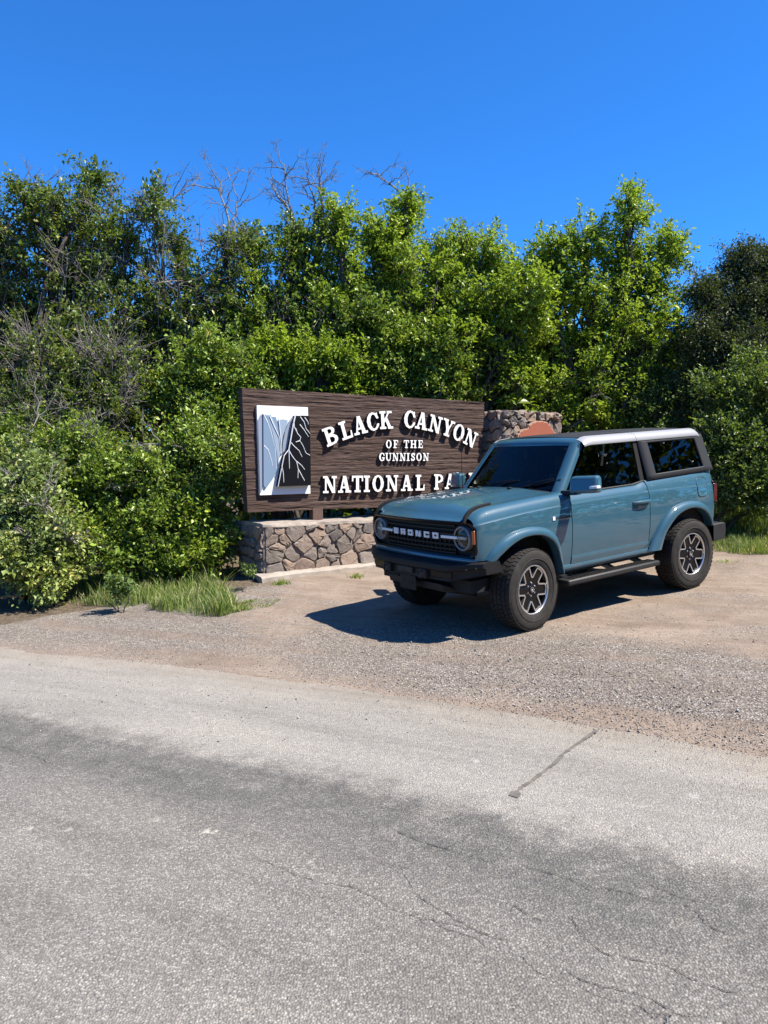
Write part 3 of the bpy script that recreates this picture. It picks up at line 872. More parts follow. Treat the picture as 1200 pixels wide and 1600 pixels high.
# ---- carved canyon picture on the sign
ep = [sl(399.4,633.4), sl(479,636.6), sl(404.4,773.6), sl(483,771)]
def ez(x, y):
    """zoom coordinates of the carved picture -> sign plane"""
    return sl(360 + x*0.2, 580 + y*0.2)
def relief(name, pts, d0, d1, mat, parent, n=None):
    P = [ez(*p) for p in pts]
    if poly_area(P) < 0: P = P[::-1]
    mb = MB(); mb.prism(P, lambda u, v: (u, -d1, v), lambda u, v: (u, -d0, v)); return mb.build(name, mat, parent)
panel = relief('canyon_picture', [(197,267),(595,283),(615,955),(222,968)], 0.0, 0.040, MAT['letterwhite'], sign)
panel['label'] = 'white framed carved picture of a pale blue and black canyon'
relief('grey_cliff_edge', [(205,380),(222,345),(243,332),(243,900),(232,940),(222,955)], 0.040, 0.046, MAT['cliffgrey'], panel)
relief('pale_cliff', [(243,332),(275,350),(300,420),(320,520),(345,640),(352,760),(330,820),(262,915),(245,890)], 0.0402, 0.062, MAT['skyblue'], panel)
relief('light_cliff', [(275,345),(300,338),(330,400),(345,440),(370,520),(380,600),(360,740),(350,640),(325,520),(302,420)], 0.0404, 0.056, MAT['skyblue2'], panel)
relief('back_cliff', [(305,355),(345,360),(358,420),(368,510),(350,450),(332,400)], 0.0406, 0.050, MAT['skyblue'], panel)
relief('far_cliff', [(362,380),(400,376),(437,385),(425,430),(395,520),(385,600),(378,520),(368,440)], 0.0406, 0.050, MAT['skyblue2'], panel)
relief('ridge', [(470,360),(440,400),(412,470),(395,560),(390,640),(425,610),(442,520),(462,420)], 0.0408, 0.066, MAT['cliffgrey'], panel)
bc = relief('black_cliff', [(478,350),(500,352),(530,350),(585,352),(594,500),(600,890),(345,900),(368,780),(392,660),(428,615),(445,520),(462,420)], 0.041, 0.115, MAT['cliffblack'], panel)
def crack(name, pts, w, d, mat, parent):
    P = [ez(*p) for p in pts]
    mb = MB(); mb.tube([(x, -d, z) for x, z in P], [w * (1 - 0.45*i/(len(P)-1)) for i in range(len(P))], 5); mb.build(name, mat, parent)
for pts in ([(465,400),(470,440),(495,490),(520,520),(512,545),(535,580),(560,640),(592,658)], [(515,360),(545,400),(560,450),(592,490)], [(550,365),(575,400),(578,420)],
            [(512,420),(545,460),(580,515)], [(512,545),(482,555)], [(445,560),(470,590),(505,620),(530,670)], [(425,615),(450,660),(480,700),(520,730),(550,768)],
            [(428,625),(432,760)], [(485,700),(500,770),(498,835)], [(500,765),(530,820),(550,855)], [(372,740),(385,800),(388,868)], [(480,450),(492,482)]):
    crack('crack_line', pts, 0.0075, 0.116, MAT['bluewhite'], bc)
for pts in ([(478,352),(462,420),(445,520),(428,615),(392,660),(368,780),(345,900)],):
    crack('cliff_outline', pts, 0.011, 0.112, MAT['bluewhite'], bc)
for pts in ([(243,338),(275,400),(300,470),(335,600),(345,760)], [(290,350),(330,440),(368,520),(378,640)], [(362,375),(370,440),(382,560),(385,650)], [(247,582),(280,615),(305,690),(315,740)]):
    crack('pale_line', pts, 0.007, 0.060, MAT['letterwhite'], panel)

# ---- tall stone pillar right of the sign
pL, _ = wall_sz(783, 690); pR, pZT = wall_sz(874, 645)
pz0 = gz(*wall_pt(pL, 0).xy)
pil = empty('stone_pillar', frame_at(pL, pz0))
tag(pil, 'tall stone pillar right of the sign, behind the roof of the car', 'pillar')
PWd, PH, PD = pR - pL, pZT - pz0, 1.0
mb = MB(); mb.box((0.02, 0.02, -0.2), (PWd-0.02, PD-0.02, PH-0.03)); mb.build('mortar_core', MAT['mortar'], pil)
zp = lambda x, y: tuple(np.array(wall_sz(740 + x/7.5, 620 + y/7.5)) - (pL, pz0))
ps = [zp(*p) for p in [(365,215),(510,205),(640,200),(760,235),(850,225),(960,230),(360,300),(440,300),(540,300),(675,260),(340,360),(480,395),(380,430),(960,340),(880,330),(760,330),(640,380)]]
ps += [q for q in jitter_seeds(0, PWd, -0.05, PH-0.62, 0.22, 0.18, random.Random(7))]
stones_on(voronoi(ps, (0, -0.1, PWd, PH), 1.0), random.Random(4), lambda u, v, d: (u, -d, v), pil, 0.07, 0.016)
stones_on(voronoi(jitter_seeds(0, PD, -0.05, PH, 0.24, 0.19, random.Random(9)), (0, -0.1, PD, PH), 1.0), random.Random(5), lambda u, v, d: (-d, PD-u, v), pil, 0.05, 0.016)
stones_on(voronoi(jitter_seeds(0, PD, -0.05, PH, 0.24, 0.19, random.Random(29)), (0, -0.1, PD, PH), 1.0), random.Random(15), lambda u, v, d: (PWd+d, u, v), pil, 0.05, 0.016)
stones_on(voronoi(jitter_seeds(0, PWd, 0, PD, 0.25, 0.22, random.Random(39)), (0, 0, PWd, PD), 1.0), random.Random(25), lambda u, v, d: (u, v, PH-0.03+d), pil, 0.03, 0.016)

# ---- arrowhead plaque on the pillar
def arrow_pt(px, py): s, z = wall_sz(px, py, 0.09); return s, z
out_px = [(808,679),(811,674),(816,671),(823,670),(825,664),(831,660),(838,658),(846,658),(853,660),(858,665),(861,671),(866,676),(869,686),(870,700),(867,715),(864,730),(859,745),(853,760),(846,774),(842,770),(837,760),(831,748),(826,737),(820,725),(814,712),(809,698),(806,688)]
P = [arrow_pt(*p) for p in out_px]
# scalloped rim
rim = []
for i in range(len(P)):
    a, b = P[i], P[(i+1) % len(P)]; k = max(1, int(math.hypot(b[0]-a[0], b[1]-a[1]) / 0.035))
    nx, nz = (b[1]-a[1]), -(b[0]-a[0]); L = math.hypot(nx, nz)
    for j in range(k):
        t = j / k; bump = 0.006 * (1 if (j % 2) else -1)
        rim.append((lerp(a[0], b[0], t) + nx/L*bump, lerp(a[1], b[1], t) + nz/L*bump))
a0s, a0z = arrow_pt(840, 774)
arrow = empty('arrowhead_plaque', frame_at(a0s, a0z, 0.09))
tag(arrow, 'terracotta arrowhead-shaped plaque with scalloped rim mounted on the tall stone pillar', 'plaque')
if poly_area(rim) < 0: rim = rim[::-1]
R2 = [(s - a0s, z - a0z) for s, z in rim]
mb = MB(); mb.prism(R2, lambda u, v: (u, -0.03, v), lambda u, v: (u, 0.03, v)); mb.build('plate', MAT['arrowedge'], arrow)
acx = sum(p[0] for p in R2)/len(R2); acz = sum(p[1] for p in R2)/len(R2)
ins = [(acx + (u-acx)*0.955, acz + (v-acz)*0.965) for u, v in R2]
mb = MB(); mb.prism(ins, lambda u, v: (u, -0.042, v), lambda u, v: (u, -0.029, v)); mb.build('face', MAT['arrowbrown'], arrow)
gp = [(p[0]-a0s, p[1]-a0z) for p in (arrow_pt(*q) for q in [(818,712),(830,708),(846,712),(862,708),(860,728),(852,750),(846,762),(838,752),(830,740),(823,727)])]
if poly_area(gp) < 0: gp = gp[::-1]
mb = MB(); mb.prism(gp, lambda u, v: (u, -0.050, v), lambda u, v: (u, -0.041, v)); mb.build('green_field', MAT['arrowgreen'], arrow)
wp = [(p[0]-a0s, p[1]-a0z) for p in (arrow_pt(*q) for q in [(836,741),(839,738),(845,738),(848,742),(847,747),(843,745),(840,748),(837,746)])]
if poly_area(wp) < 0: wp = wp[::-1]
mb = MB(); mb.prism(wp, lambda u, v: (u, -0.056, v), lambda u, v: (u, -0.049, v)); mb.build('white_mark', MAT['letterwhite'], arrow)
for dz in (0.2, -0.2):
    mb = MB(); mb.cyl((acx, 0.03, acz+dz), (acx, 0.14, acz+dz), 0.03, 10); mb.build('mounting_pin', MAT['postwood'], arrow)
# ------------------------------------------------------------------ the car
def make_paint():
    m = Mat('grey_blue_car_paint')
    v = m.coords()
    c = m.mix(m.ramp(m.noise(v, 3.5, 6, 0.75), [(0.45, (0,)*3), (0.85, (0.13,)*3)]), (0.040, 0.126, 0.184), (0.18, 0.19, 0.18))
    sx = m.n('ShaderNodeSeparateXYZ'); m.l(v, sx.inputs[0])
    low = m.ramp(sx.outputs[2], [(0.48, (1,)*3), (0.80, (0,)*3)])                      # road dust along the sills
    c = m.mix(m.math('MULTIPLY', low, m.ramp(m.noise(v, 6, 5, 0.7), [(0.35, (0.02,)*3), (0.75, (0.25,)*3)])), c, (0.26, 0.23, 0.19))
    m.base(c).set(Roughness=0.45, Metallic=0.0); m.b.inputs['Specular IOR Level'].default_value = 0.15
    m.b.inputs['Coat Weight'].default_value = 1.0; m.b.inputs['Coat Roughness'].default_value = 0.012; m.b.inputs['Coat IOR'].default_value = 1.6
    return m.m
MAT['paint'] = make_paint()
MAT['plastic'] = plain('black_textured_plastic', (0.009, 0.009, 0.010), 0.6, dirt=0.03, spec=0.3)
MAT['plasticgrey'] = plain('charcoal_plastic', (0.022, 0.0225, 0.024), 0.55, dirt=0.05, spec=0.35)
MAT['gloss'] = plain('gloss_black', (0.004, 0.004, 0.005), 0.25, spec=0.22)
MAT['dark'] = plain('dark_underbody', (0.010, 0.010, 0.011), 0.8)
MAT['hardtop'] = plain('charcoal_hardtop', (0.034, 0.035, 0.038), 0.5, dirt=0.03, spec=0.35)
MAT['roofglint'] = plain('roof_edge_sky_glint', (0.42, 0.425, 0.44), 0.40, coat=0.3)  # grey hardtop edge with the sky and sun glint put into its colour
MAT['silver'] = plain('machined_silver', (0.62, 0.62, 0.63), 0.28, metal=0.9)
MAT['chrome'] = plain('satin_chrome', (0.55, 0.55, 0.56), 0.18, metal=1.0)
MAT['badge'] = plain('white_badge', (0.72, 0.72, 0.72), 0.4)
MAT['amber'] = plain('amber_lens', (0.55, 0.13, 0.03), 0.2, coat=0.6)
MAT['redlens'] = plain('red_lens', (0.10, 0.004, 0.004), 0.2, coat=0.5)
MAT['lampgrey'] = plain('lamp_reflector', (0.75, 0.76, 0.77), 0.25, metal=0.3)
MAT['lampring'] = plain('grey_lamp_bezel', (0.30, 0.305, 0.31), 0.35, spec=0.5)
MAT['seat'] = plain('dark_seat_fabric', (0.022, 0.022, 0.025), 0.8)
MAT['fabric_light'] = plain('grey_headliner', (0.18, 0.18, 0.18), 0.9)
def make_glass(name, tint, rough=0.0, ior=1.45):
    m = Mat(name); nt = m.nt
    tr = m.n('ShaderNodeBsdfTransparent'); tr.inputs[0].default_value = (*tint, 1)
    gl = m.n('ShaderNodeBsdfGlossy'); gl.inputs['Roughness'].default_value = rough
    fr = m.n('ShaderNodeFresnel'); fr.inputs[0].default_value = ior
    mx = m.n('ShaderNodeMixShader'); m.l(fr.outputs[0], mx.inputs[0]); m.l(tr.outputs[0], mx.inputs[1]); m.l(gl.outputs[0], mx.inputs[2])
    m.l(mx.outputs[0], m.out.inputs[0]); return m.m
MAT['glass'] = make_glass('windscreen_glass', (0.74, 0.80, 0.77))
MAT['tint'] = make_glass('tinted_glass', (0.62, 0.66, 0.64))
MAT['privacy'] = make_glass('privacy_glass', (0.05, 0.055, 0.055))
MAT['lens'] = make_glass('clear_lens', (0.9, 0.9, 0.9))
def make_tyre():
    m = Mat('dusty_tyre_rubber'); v = m.coords()
    n = m.noise(v, 14, 6, 0.7)
    m.base(m.ramp(n, [(0.3, (0.018, 0.017, 0.016)), (0.7, (0.045, 0.041, 0.037))])).set(Roughness=0.82)
    m.b.inputs['Specular IOR Level'].default_value = 0.3
    m.bump(m.noise(v, 90, 3), 0.25, 0.004); return m.m
MAT['tyre'] = make_tyre()

CAR_R = Matrix(((-0.8278573914, 0.5577687665, -0.0595494967), (-0.5559313417, -0.8299840179, -0.0454628790), (-0.0747829044, -0.0045313489, 0.9971895427)))
CAR_M = CAR_R.to_4x4(); CAR_M.translation = Vector((1.998, 8.907, 0.525))
car = empty('parked_car', CAR_M)
tag(car, 'grey-blue two-door off-road car with dark hardtop parked in front of the stone wall', 'car')

def W(x):      # half width of the body side
    return interp(x, [-1.86, -1.80, -1.70, -1.45, 0.9, 1.45, 1.62, 1.75, 1.82, 1.87, 1.90], [0.845, 0.872, 0.888, 0.900, 0.905, 0.904, 0.900, 0.893, 0.884, 0.872, 0.852])
def ZC(x): return interp(x, [-1.86, -1.45, -0.5, 0.66, 1.3, 1.75, 1.93], [1.172, 1.180, 1.200, 1.188, 1.163, 1.126, 1.105])   # shoulder crease
def ZE(x): return interp(x, [0.6, 0.95, 1.2, 1.5, 1.65, 1.75, 1.82, 1.87, 1.90, 1.93], [1.300, 1.292, 1.280, 1.264, 1.253, 1.241, 1.220, 1.193, 1.168, 1.142])         # bonnet edge
def YS(x, z):  # body side below the crease
    return W(x) - 0.055 * ((z - 0.97) / 0.45)**2

def sheet(rows):
    """rows: list of equal-length point lists"""
    n = len(rows[0]); V = [p for r in rows for p in r]
    F = [(i*n+j, (i+1)*n+j, (i+1)*n+j+1, i*n+j+1) for i in range(len(rows)-1) for j in range(n-1)]
    return V, F
def panel_part(name, rows, mat, parent, mirror=False, thick=0.018, angle=32, bevel=0.0):
    V, F = sheet(rows)
    if mirror: V = [(x, -y, z) for x, y, z in V]
    mb = MB(); mb.add(V, F)
    o = mb.build(name, mat, parent, True, angle, recalc=False)
    # orient outward
    me = o.data
    c = Vector((0, 0, 0.95)); s = 0.0
    for p in me.polygons: s += p.normal.dot(p.center - Vector((p.center.x*0.6, 0, 0.8))) * p.area
    if s < 0: me.flip_normals()
    if thick:
        bm = bmesh.new(); bm.from_mesh(me)
        for e in bm.edges:
            if len(e.link_faces) < 2: e.smooth = False
        bm.to_mesh(me); bm.free()
        md = o.modifiers.new('thick', 'SOLIDIFY'); md.thickness = thick; md.offset = -1.0
    return o

def arch(pts, n=44): return spline(pts, n)
F_IN = arch([(.835,.50),(.862,.62),(.902,.74),(.975,.845),(1.10,.915),(1.25,.938),(1.40,.925),(1.54,.872),(1.65,.80),(1.725,.735)])
F_OUT = arch([(.808,.50),(.815,.62),(.842,.77),(.915,.905),(1.05,.988),(1.25,1.02),(1.45,1.003),(1.62,.945),(1.745,.862),(1.812,.775)])
R_IN = arch([(-.725,.53),(-.80,.68),(-.90,.80),(-1.02,.885),(-1.17,.93),(-1.32,.938),(-1.47,.905),(-1.58,.845),(-1.66,.76),(-1.70,.68)])
R_OUT = arch([(-.555,.53),(-.655,.68),(-.775,.83),(-.925,.95),(-1.10,1.007),(-1.28,1.02),(-1.45,1.0),(-1.60,.94),(-1.705,.85),(-1.76,.735)])
def arch_low(x, inn, out, base):
    """height of the opening (between the two flare curves) at x"""
    mid = [((a[0]+b[0])/2, (a[1]+b[1])/2) for a, b in zip(inn, out)]
    xs = [m[0] for m in mid]
    if x < min(xs) or x > max(xs): return base
    mm = sorted(mid); return interp(x, [m[0] for m in mm], [m[1] for m in mm])

def side_rows(x, zl, extra):
    zc = ZC(x); r = []
    for t in (0, .1, .2, .32, .45, .6, .75, .88, 1.0):
        z = lerp(zl, zc - 0.022, t); r.append((x, YS(x, z), z))
    w = YS(x, zc)
    r.append((x, w + 0.001, zc - 0.010)); r.append((x, w - 0.007, zc)); r.append((x, w - 0.010, zc + 0.012))
    return r + extra(x, w, zc)
def fender_top(x, w, zc):
    ze = ZE(x); k = max(0.0, min(1.0, (1.90 - x) / 0.1))
    yi = lerp(w - 0.16, 0.688, min(1, k*1.0)) if x > 1.83 else 0.688
    return [(x, w - 0.020, lerp(zc, ze, 0.42)), (x, w - 0.040, lerp(zc, ze, 0.70)), (x, w - 0.068, lerp(zc, ze, 0.90)), (x, w - 0.10, ze - 0.003), (x, lerp(w-0.10, yi, 0.5), ze), (x, yi, ze + 0.002)]
def belt_top(zb):
    def f(x, w, zc):
        b = zb(x); return [(x, w - 0.016, lerp(zc, b, 0.30)), (x, w - 0.030, lerp(zc, b, 0.58)), (x, w - 0.052, lerp(zc, b, 0.86)), (x, w - 0.068, b), (x, w - 0.095, b + 0.002)]
    return f
ZB_DOOR = lambda x: interp(x, [-0.6, -0.5, -0.45, 0.7], [1.300, 1.298, 1.276, 1.270])
ZB_Q = lambda x: interp(x, [-1.86, -0.58], [1.338, 1.312])

for mir in (False, True):
    sgn = -1 if mir else 1
    # front wing
    xs = list(np.linspace(0.659, 1.79, 54)) + [1.82, 1.84, 1.86, 1.88, 1.893, 1.90]
    rows = [side_rows(x, max(0.55 if x < 0.83 else 0.0, arch_low(x, F_IN, F_OUT, 0.50 if x < 1 else 0.765)), fender_top) for x in xs]
    wing = panel_part('front_wing', rows, MAT['paint'], car, mir)
    # door
    xs = np.linspace(-0.578, 0.649, 26)
    rows = []
    for x in xs:
        r = []; zc = ZC(x)
        for z in (0.56, 0.60, 0.632, 0.640, 0.648, 0.656, 0.72, 0.80, 0.88, 0.97, 1.06, 1.12, zc - 0.022):
            off = 0.006 if z < 0.636 else (0.003 if z < 0.645 else 0.0)
            r.append((x, YS(x, z) + off, z))
        w = YS(x, zc)
        r += [(x, w + 0.001, zc - 0.010), (x, w - 0.007, zc), (x, w - 0.010, zc + 0.012)] + belt_top(ZB_DOOR)(x, w, zc)
        rows.append(r)
    door = panel_part('door', rows, MAT['paint'], car, mir)
    # handle with the scooped recess behind it
    hb = MB()
    pts = [(-0.30, 0.0), (-0.33, 0.028), (-0.42, 0.034), (-0.52, 0.034), (-0.555, 0.026), (-0.57, 0.004)]
    hb.tube([(x, sgn*(YS(x, 1.095) + o), 1.094) for x, o in pts], [0.012, 0.017, 0.019, 0.019, 0.017, 0.012], 8)
    hb.build('handle', MAT['paint'], door, True, 60)
    rb = MB(); n = 20
    poly = [(-0.43 + 0.125*math.cos(2*math.pi*i/n), 1.075 + 0.062*math.sin(2*math.pi*i/n)) for i in range(n)]
    rb.prism(poly, lambda u, v: (u, sgn*(YS(u, v) + 0.0025), v), lambda u, v: (u, sgn*(YS(u, v) - 0.01), v)); rb.build('handle_recess', MAT['paint'], door)
    # waist seal along the bottom of the glass
    sb = MB(); sb.tube([(x, sgn*(W(x) - 0.082), ZB_DOOR(x) + 0.008) for x in np.linspace(0.60, -0.57, 14)], 0.010, 6); sb.build('waist_seal', MAT['chrome'] if False else MAT['plasticgrey'], door)
    # rear quarter
    xs = list(np.linspace(-0.588, -1.70, 50)) + [-1.74, -1.78, -1.81, -1.835, -1.85]
    rows = [side_rows(x, max(0.53, arch_low(x, R_IN, R_OUT, 0.545 if x > -1 else 0.72)), belt_top(ZB_Q)) for x in xs]
    q = panel_part('rear_quarter', rows, MAT['paint'], car, mir)
    # fuel filler door on the left side
    if not mir:
        fb = MB(); c0 = (-1.565, 1.155)
        poly = [(c0[0] + 0.105*math.copysign(abs(math.cos(a))**0.5, math.cos(a)), c0[1] + 0.115*math.copysign(abs(math.sin(a))**0.5, math.sin(a))) for a in np.linspace(0, 2*math.pi, 33)[:-1]]
        def fy(u, v):
            zc = ZC(u); return YS(u, v) if v < zc - 0.01 else YS(u, zc) - 0.010 - 0.02*max(0, (v-zc)/0.1)
        grid = []
        for s in (1.0, 0.965, 0.93, 0.6, 0.3):
            o_ = {1.0: 0.0005, 0.965: 0.0005, 0.93: 0.005, 0.6: 0.005, 0.3: 0.005}[s]
            grid.append([(c0[0]+(u-c0[0])*s, fy(c0[0]+(u-c0[0])*s, c0[1]+(v-c0[1])*s) + o_, c0[1]+(v-c0[1])*s) for u, v in poly])
        V = [p for g_ in grid for p in g_] + [(c0[0], fy(*c0) + 0.005, c0[1])]
        n = len(poly); F = [(l*n+i, l*n+(i+1)%n, (l+1)*n+(i+1)%n, (l+1)*n+i) for l in range(1, 4) for i in range(n)] + [(4*n+i, 4*n+(i+1)%n, len(V)-1) for i in range(n)]
        fb.add(V, F); fb.build('fuel_door', MAT['paint'], q, True, 30)
        gb = MB(); gb.tube([(c0[0]+(u-c0[0])*1.0, fy(u, v) + 0.0005, v) for u, v in poly] + [(poly[0][0], fy(*poly[0]) + 0.0005, poly[0][1])], 0.003, 4, False); gb.build('gap', MAT['dark'], q)
    # wheel arch flares
    for nm, inn, out in (('wheel_arch_flare', F_IN, F_OUT), ('wheel_arch_flare', R_IN, R_OUT)):
        rows = []
        for a, b in zip(inn, out):
            r = []
            for t, y in ((0.0, -0.004), (0.04, 0.012), (0.15, 0.030), (0.38, 0.046), (0.66, 0.055), (0.90, 0.057), (0.985, 0.051), (1.0, 0.040), (1.0, -0.05)):
                x, z = lerp(b[0], a[0], t), lerp(b[1], a[1], t)
                r.append((x, YS(min(x, 1.8), max(z, 0.7)) + y - 0.02*max(0, (x-1.6)/0.2), z))
            rows.append(r)
        fl = panel_part(nm, rows, MAT['paint'], car, mir, 0, 50)
    # sill under the door
    mb = MB(); mb.add(*sheet([[(x, sgn*0.845, 0.575), (x, sgn*0.868, 0.555), (x, sgn*0.862, 0.51), (x, sgn*0.82, 0.475), (x, sgn*0.70, 0.47)] for x in (0.83, 0.3, -0.3, -0.70)]))
    mb.build('sill', MAT['paint'], car, True, 60)
    # running board
    mb = MB(); mb.box((-0.655, min(sgn*0.80, sgn*0.965), 0.365), (0.80, max(sgn*0.80, sgn*0.965), 0.425)); rbd = mb.build('running_board', MAT['plasticgrey'], car, bevel=0.018)
    mb = MB()
    for i in range(26): mb.box((-0.60 + i*0.052, min(sgn*0.83, sgn*0.935), 0.4245), (-0.60 + i*0.052 + 0.03, max(sgn*0.83, sgn*0.935), 0.431))
    mb.build('grip_ribs', MAT['plastic'], rbd)
    for x in (0.6, -0.05, -0.52):
        mb = MB()
        mb.hexa([(x-0.03, sgn*0.60, 0.44),(x+0.03, sgn*0.60, 0.44),(x+0.03, sgn*0.86, 0.375),(x-0.03, sgn*0.86, 0.375),(x-0.03, sgn*0.60, 0.49),(x+0.03, sgn*0.60, 0.49),(x+0.03, sgn*0.86, 0.41),(x-0.03, sgn*0.86, 0.41)])
        mb.build('bracket', MAT['chrome'], rbd)
    # mirror
    bx = lambda x0, x1, y0, y1, z0, z1: ((x0, min(sgn*y0, sgn*y1), z0), (x1, max(sgn*y0, sgn*y1), z1))
    mb = MB(); P8 = [(0.585,.915,1.283),(0.725,.92,1.286),(0.620,1.195,1.297),(0.500,1.180,1.292),(0.585,.910,1.462),(0.690,.915,1.458),(0.592,1.182,1.464),(0.500,1.170,1.468)]
    mx_ = -0.085 if mir else 0.0                     # the far mirror is folded a little further back
    P8 = [(x + mx_, sgn*y, z) for x, y, z in P8]
    mb.hexa(P8); mir_o = mb.build('door_mirror', MAT['paint'], car, bevel=0.032, seg=4)
    mb = MB(); mb.hexa([(x + mx_, sgn*y, z) for x, y, z in [(0.570,.94,1.315),(0.582,.94,1.315),(0.507,1.16,1.32),(0.495,1.16,1.32),(0.570,.94,1.435),(0.582,.94,1.435),(0.507,1.155,1.44),(0.495,1.155,1.44)]]); mb.build('mirror_glass', MAT['chrome'], mir_o, bevel=0.003)
    mb = MB(); mb.hexa([(x + mx_, sgn*y, z) for x, y, z in [(0.560,1.150,1.340),(0.645,1.125,1.340),(0.616,1.202,1.342),(0.550,1.192,1.340),(0.560,1.150,1.366),(0.640,1.125,1.366),(0.611,1.199,1.368),(0.550,1.189,1.366)]]); mb.build('side_lamp', MAT['badge'], mir_o, bevel=0.004)
    mb = MB(); mb.hexa([(x, sgn*y, z) for x, y, z in [(0.585,.80,1.268),(0.70,.79,1.268),(0.70,1.0,1.278),(0.61,1.0,1.278),(0.585,.80,1.312),(0.69,.79,1.318),(0.69,1.0,1.31),(0.61,1.0,1.31)]]); mb.build('mirror_arm', MAT['plastic'], mir_o, bevel=0.010)
    # A-pillar: painted
    def ap(t, o=0.0): return Vector((lerp(0.665, 0.255, t), sgn*lerp(0.785, 0.685, t), lerp(1.285, 1.775, t)))
    rows = []
    for t in np.linspace(0, 1, 10):
        p = ap(t)
        rows.append([tuple(p + Vector((0.055, -sgn*0.105, -0.01))), tuple(p + Vector((0.05, -sgn*0.085, 0.01))), tuple(p + Vector((0.030, -sgn*0.035, 0.014))), tuple(p + Vector((0.012, -sgn*0.006, 0.008))), tuple(p + Vector((-0.01, 0, 0))), tuple(p + Vector((-0.055, -sgn*0.004, -0.004))), tuple(p + Vector((-0.06, -sgn*0.03, -0.004)))])
    mb = MB(); mb.add(*sheet(rows)); mb.build('windscreen_pillar', MAT['paint'], car, True, 50)
    # side window frame and glass (door)
    def gl(x, z): return sgn*lerp(0.812, 0.716, (z-1.27)/0.47)
    top = lambda x: 1.742
    xa = lambda z: lerp(0.60, 0.225, (z-1.27)/0.47)
    rows = [[(lerp(xa(z), -0.545, t), gl(0, z), z) for t in np.linspace(0, 1, 8)] for z in np.linspace(1.262, 1.742, 6)]
    panel_part('side_window', rows, MAT['tint'], car, False, 0)
    mb = MB(); mb.hexa([(-0.625, sgn*0.775, 1.28), (-0.535, sgn*0.775, 1.28), (-0.535, sgn*0.819, 1.28), (-0.625, sgn*0.819, 1.28), (-0.600, sgn*0.68, 1.752), (-0.540, sgn*0.68, 1.752), (-0.540, sgn*0.722, 1.752), (-0.600, sgn*0.722, 1.752)])
    mb.build('door_pillar', MAT['plastic'], car, bevel=0.006)
    # hardtop side with a window opening
    def hy(z): return sgn*lerp(0.836, 0.722, (z-1.31)/0.45)
    def hp(u, v):   # u 0 front..1 rear, v 0 bottom..1 top
        z = lerp(lerp(1.308, 1.334, u), 1.765, v)
        xf = lerp(-0.632, -0.606, v); xr = lerp(-1.852, -1.785, v)
        return (lerp(xf, xr, u), hy(z), z)
    us = [0, .115, .135, .16, .3, .5, .7, .84, .865, .885, 1.0]; vs = [0, .105, .125, .15, .35, .6, .87, .895, .915, 1.0]
    V = []; F = []
    for v in vs:
        for u in us: V.append(hp(u, v))
    nu = len(us)
    for j in range(len(vs)-1):
        for i in range(nu-1):
            if 2 <= i < 8 and 2 <= j < 7: continue
            F.append((j*nu+i, j*nu+i+1, (j+1)*nu+i+1, (j+1)*nu+i))
    mb = MB(); mb.add(V, F); ht = mb.build('hardtop_side', MAT['hardtop'], car, True, 40)
    md = ht.modifiers.new('thick', 'SOLIDIFY'); md.thickness = 0.02; md.offset = 0
    rows = [[Vector(hp(u, v)) + Vector((0, -sgn*0.004, 0)) for u in np.linspace(.125, .875, 7)] for v in np.linspace(.115, .905, 5)]
    panel_part('quarter_window', [[tuple(p) for p in r] for r in rows], MAT['privacy'], ht, False, 0)
    # roof edge band of the grey hardtop, its bright sky reflection painted pale
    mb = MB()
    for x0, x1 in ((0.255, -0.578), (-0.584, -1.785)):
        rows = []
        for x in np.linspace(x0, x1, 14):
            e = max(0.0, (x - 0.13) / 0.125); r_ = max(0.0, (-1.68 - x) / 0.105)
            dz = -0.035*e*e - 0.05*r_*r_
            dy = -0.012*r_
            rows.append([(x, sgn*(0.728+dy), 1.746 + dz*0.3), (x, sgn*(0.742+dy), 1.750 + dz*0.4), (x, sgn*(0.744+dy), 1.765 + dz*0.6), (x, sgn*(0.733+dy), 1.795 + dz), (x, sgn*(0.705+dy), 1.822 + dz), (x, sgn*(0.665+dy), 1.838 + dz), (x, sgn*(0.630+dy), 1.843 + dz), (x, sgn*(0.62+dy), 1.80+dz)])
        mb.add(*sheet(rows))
    mb.build('roof_edge', MAT['roofglint'], car, True, 50)
    # tail lamp
    mb = MB(); mb.box(*bx(-1.885, -1.80, 0.745, 0.862, 0.925, 1.205)); tl = mb.build('tail_lamp', MAT['gloss'], car, bevel=0.012)
    mb = MB(); mb.box(*bx(-1.892, -1.82, 0.765, 0.867, 0.955, 1.175)); mb.build('lens', MAT['redlens'], tl, bevel=0.010)
    # bonnet-edge sight
    mb = MB(); pts = spline([(1.940, 0.745, 1.125), (1.915, 0.740, 1.170), (1.87, 0.735, 1.212), (1.80, 0.728, 1.244), (1.70, 0.722, 1.260), (1.58, 0.718, 1.268)], 16)
    rows = []
    for i, p in enumerate(pts):
        a = pts[max(0, i-1)]; b = pts[min(15, i+1)]; t = Vector((b[0]-a[0], 0, b[2]-a[2])).normalized(); nrm = Vector((-t.z, 0, t.x)) * (1 if True else -1)
        if nrm.z < 0: nrm = -nrm
        w_ = 0.016; h_ = 0.015
        c_ = Vector((p[0], sgn*p[1], p[2])); yv = Vector((0, w_, 0))
        rows.append([tuple(c_ + yv - nrm*h_), tuple(c_ + yv + nrm*h_*0.7), tuple(c_ + yv*0.6 + nrm*h_), tuple(c_ - yv*0.6 + nrm*h_), tuple(c_ - yv + nrm*h_*0.7), tuple(c_ - yv - nrm*h_), tuple(c_ + yv - nrm*h_)])
    V, F = sheet(rows); F.append(tuple(range(6))); F.append(tuple(15*7+j for j in range(6)))
    mb.add(V, F); mb.build('bonnet_sight', MAT['plastic'], car, True, 40)

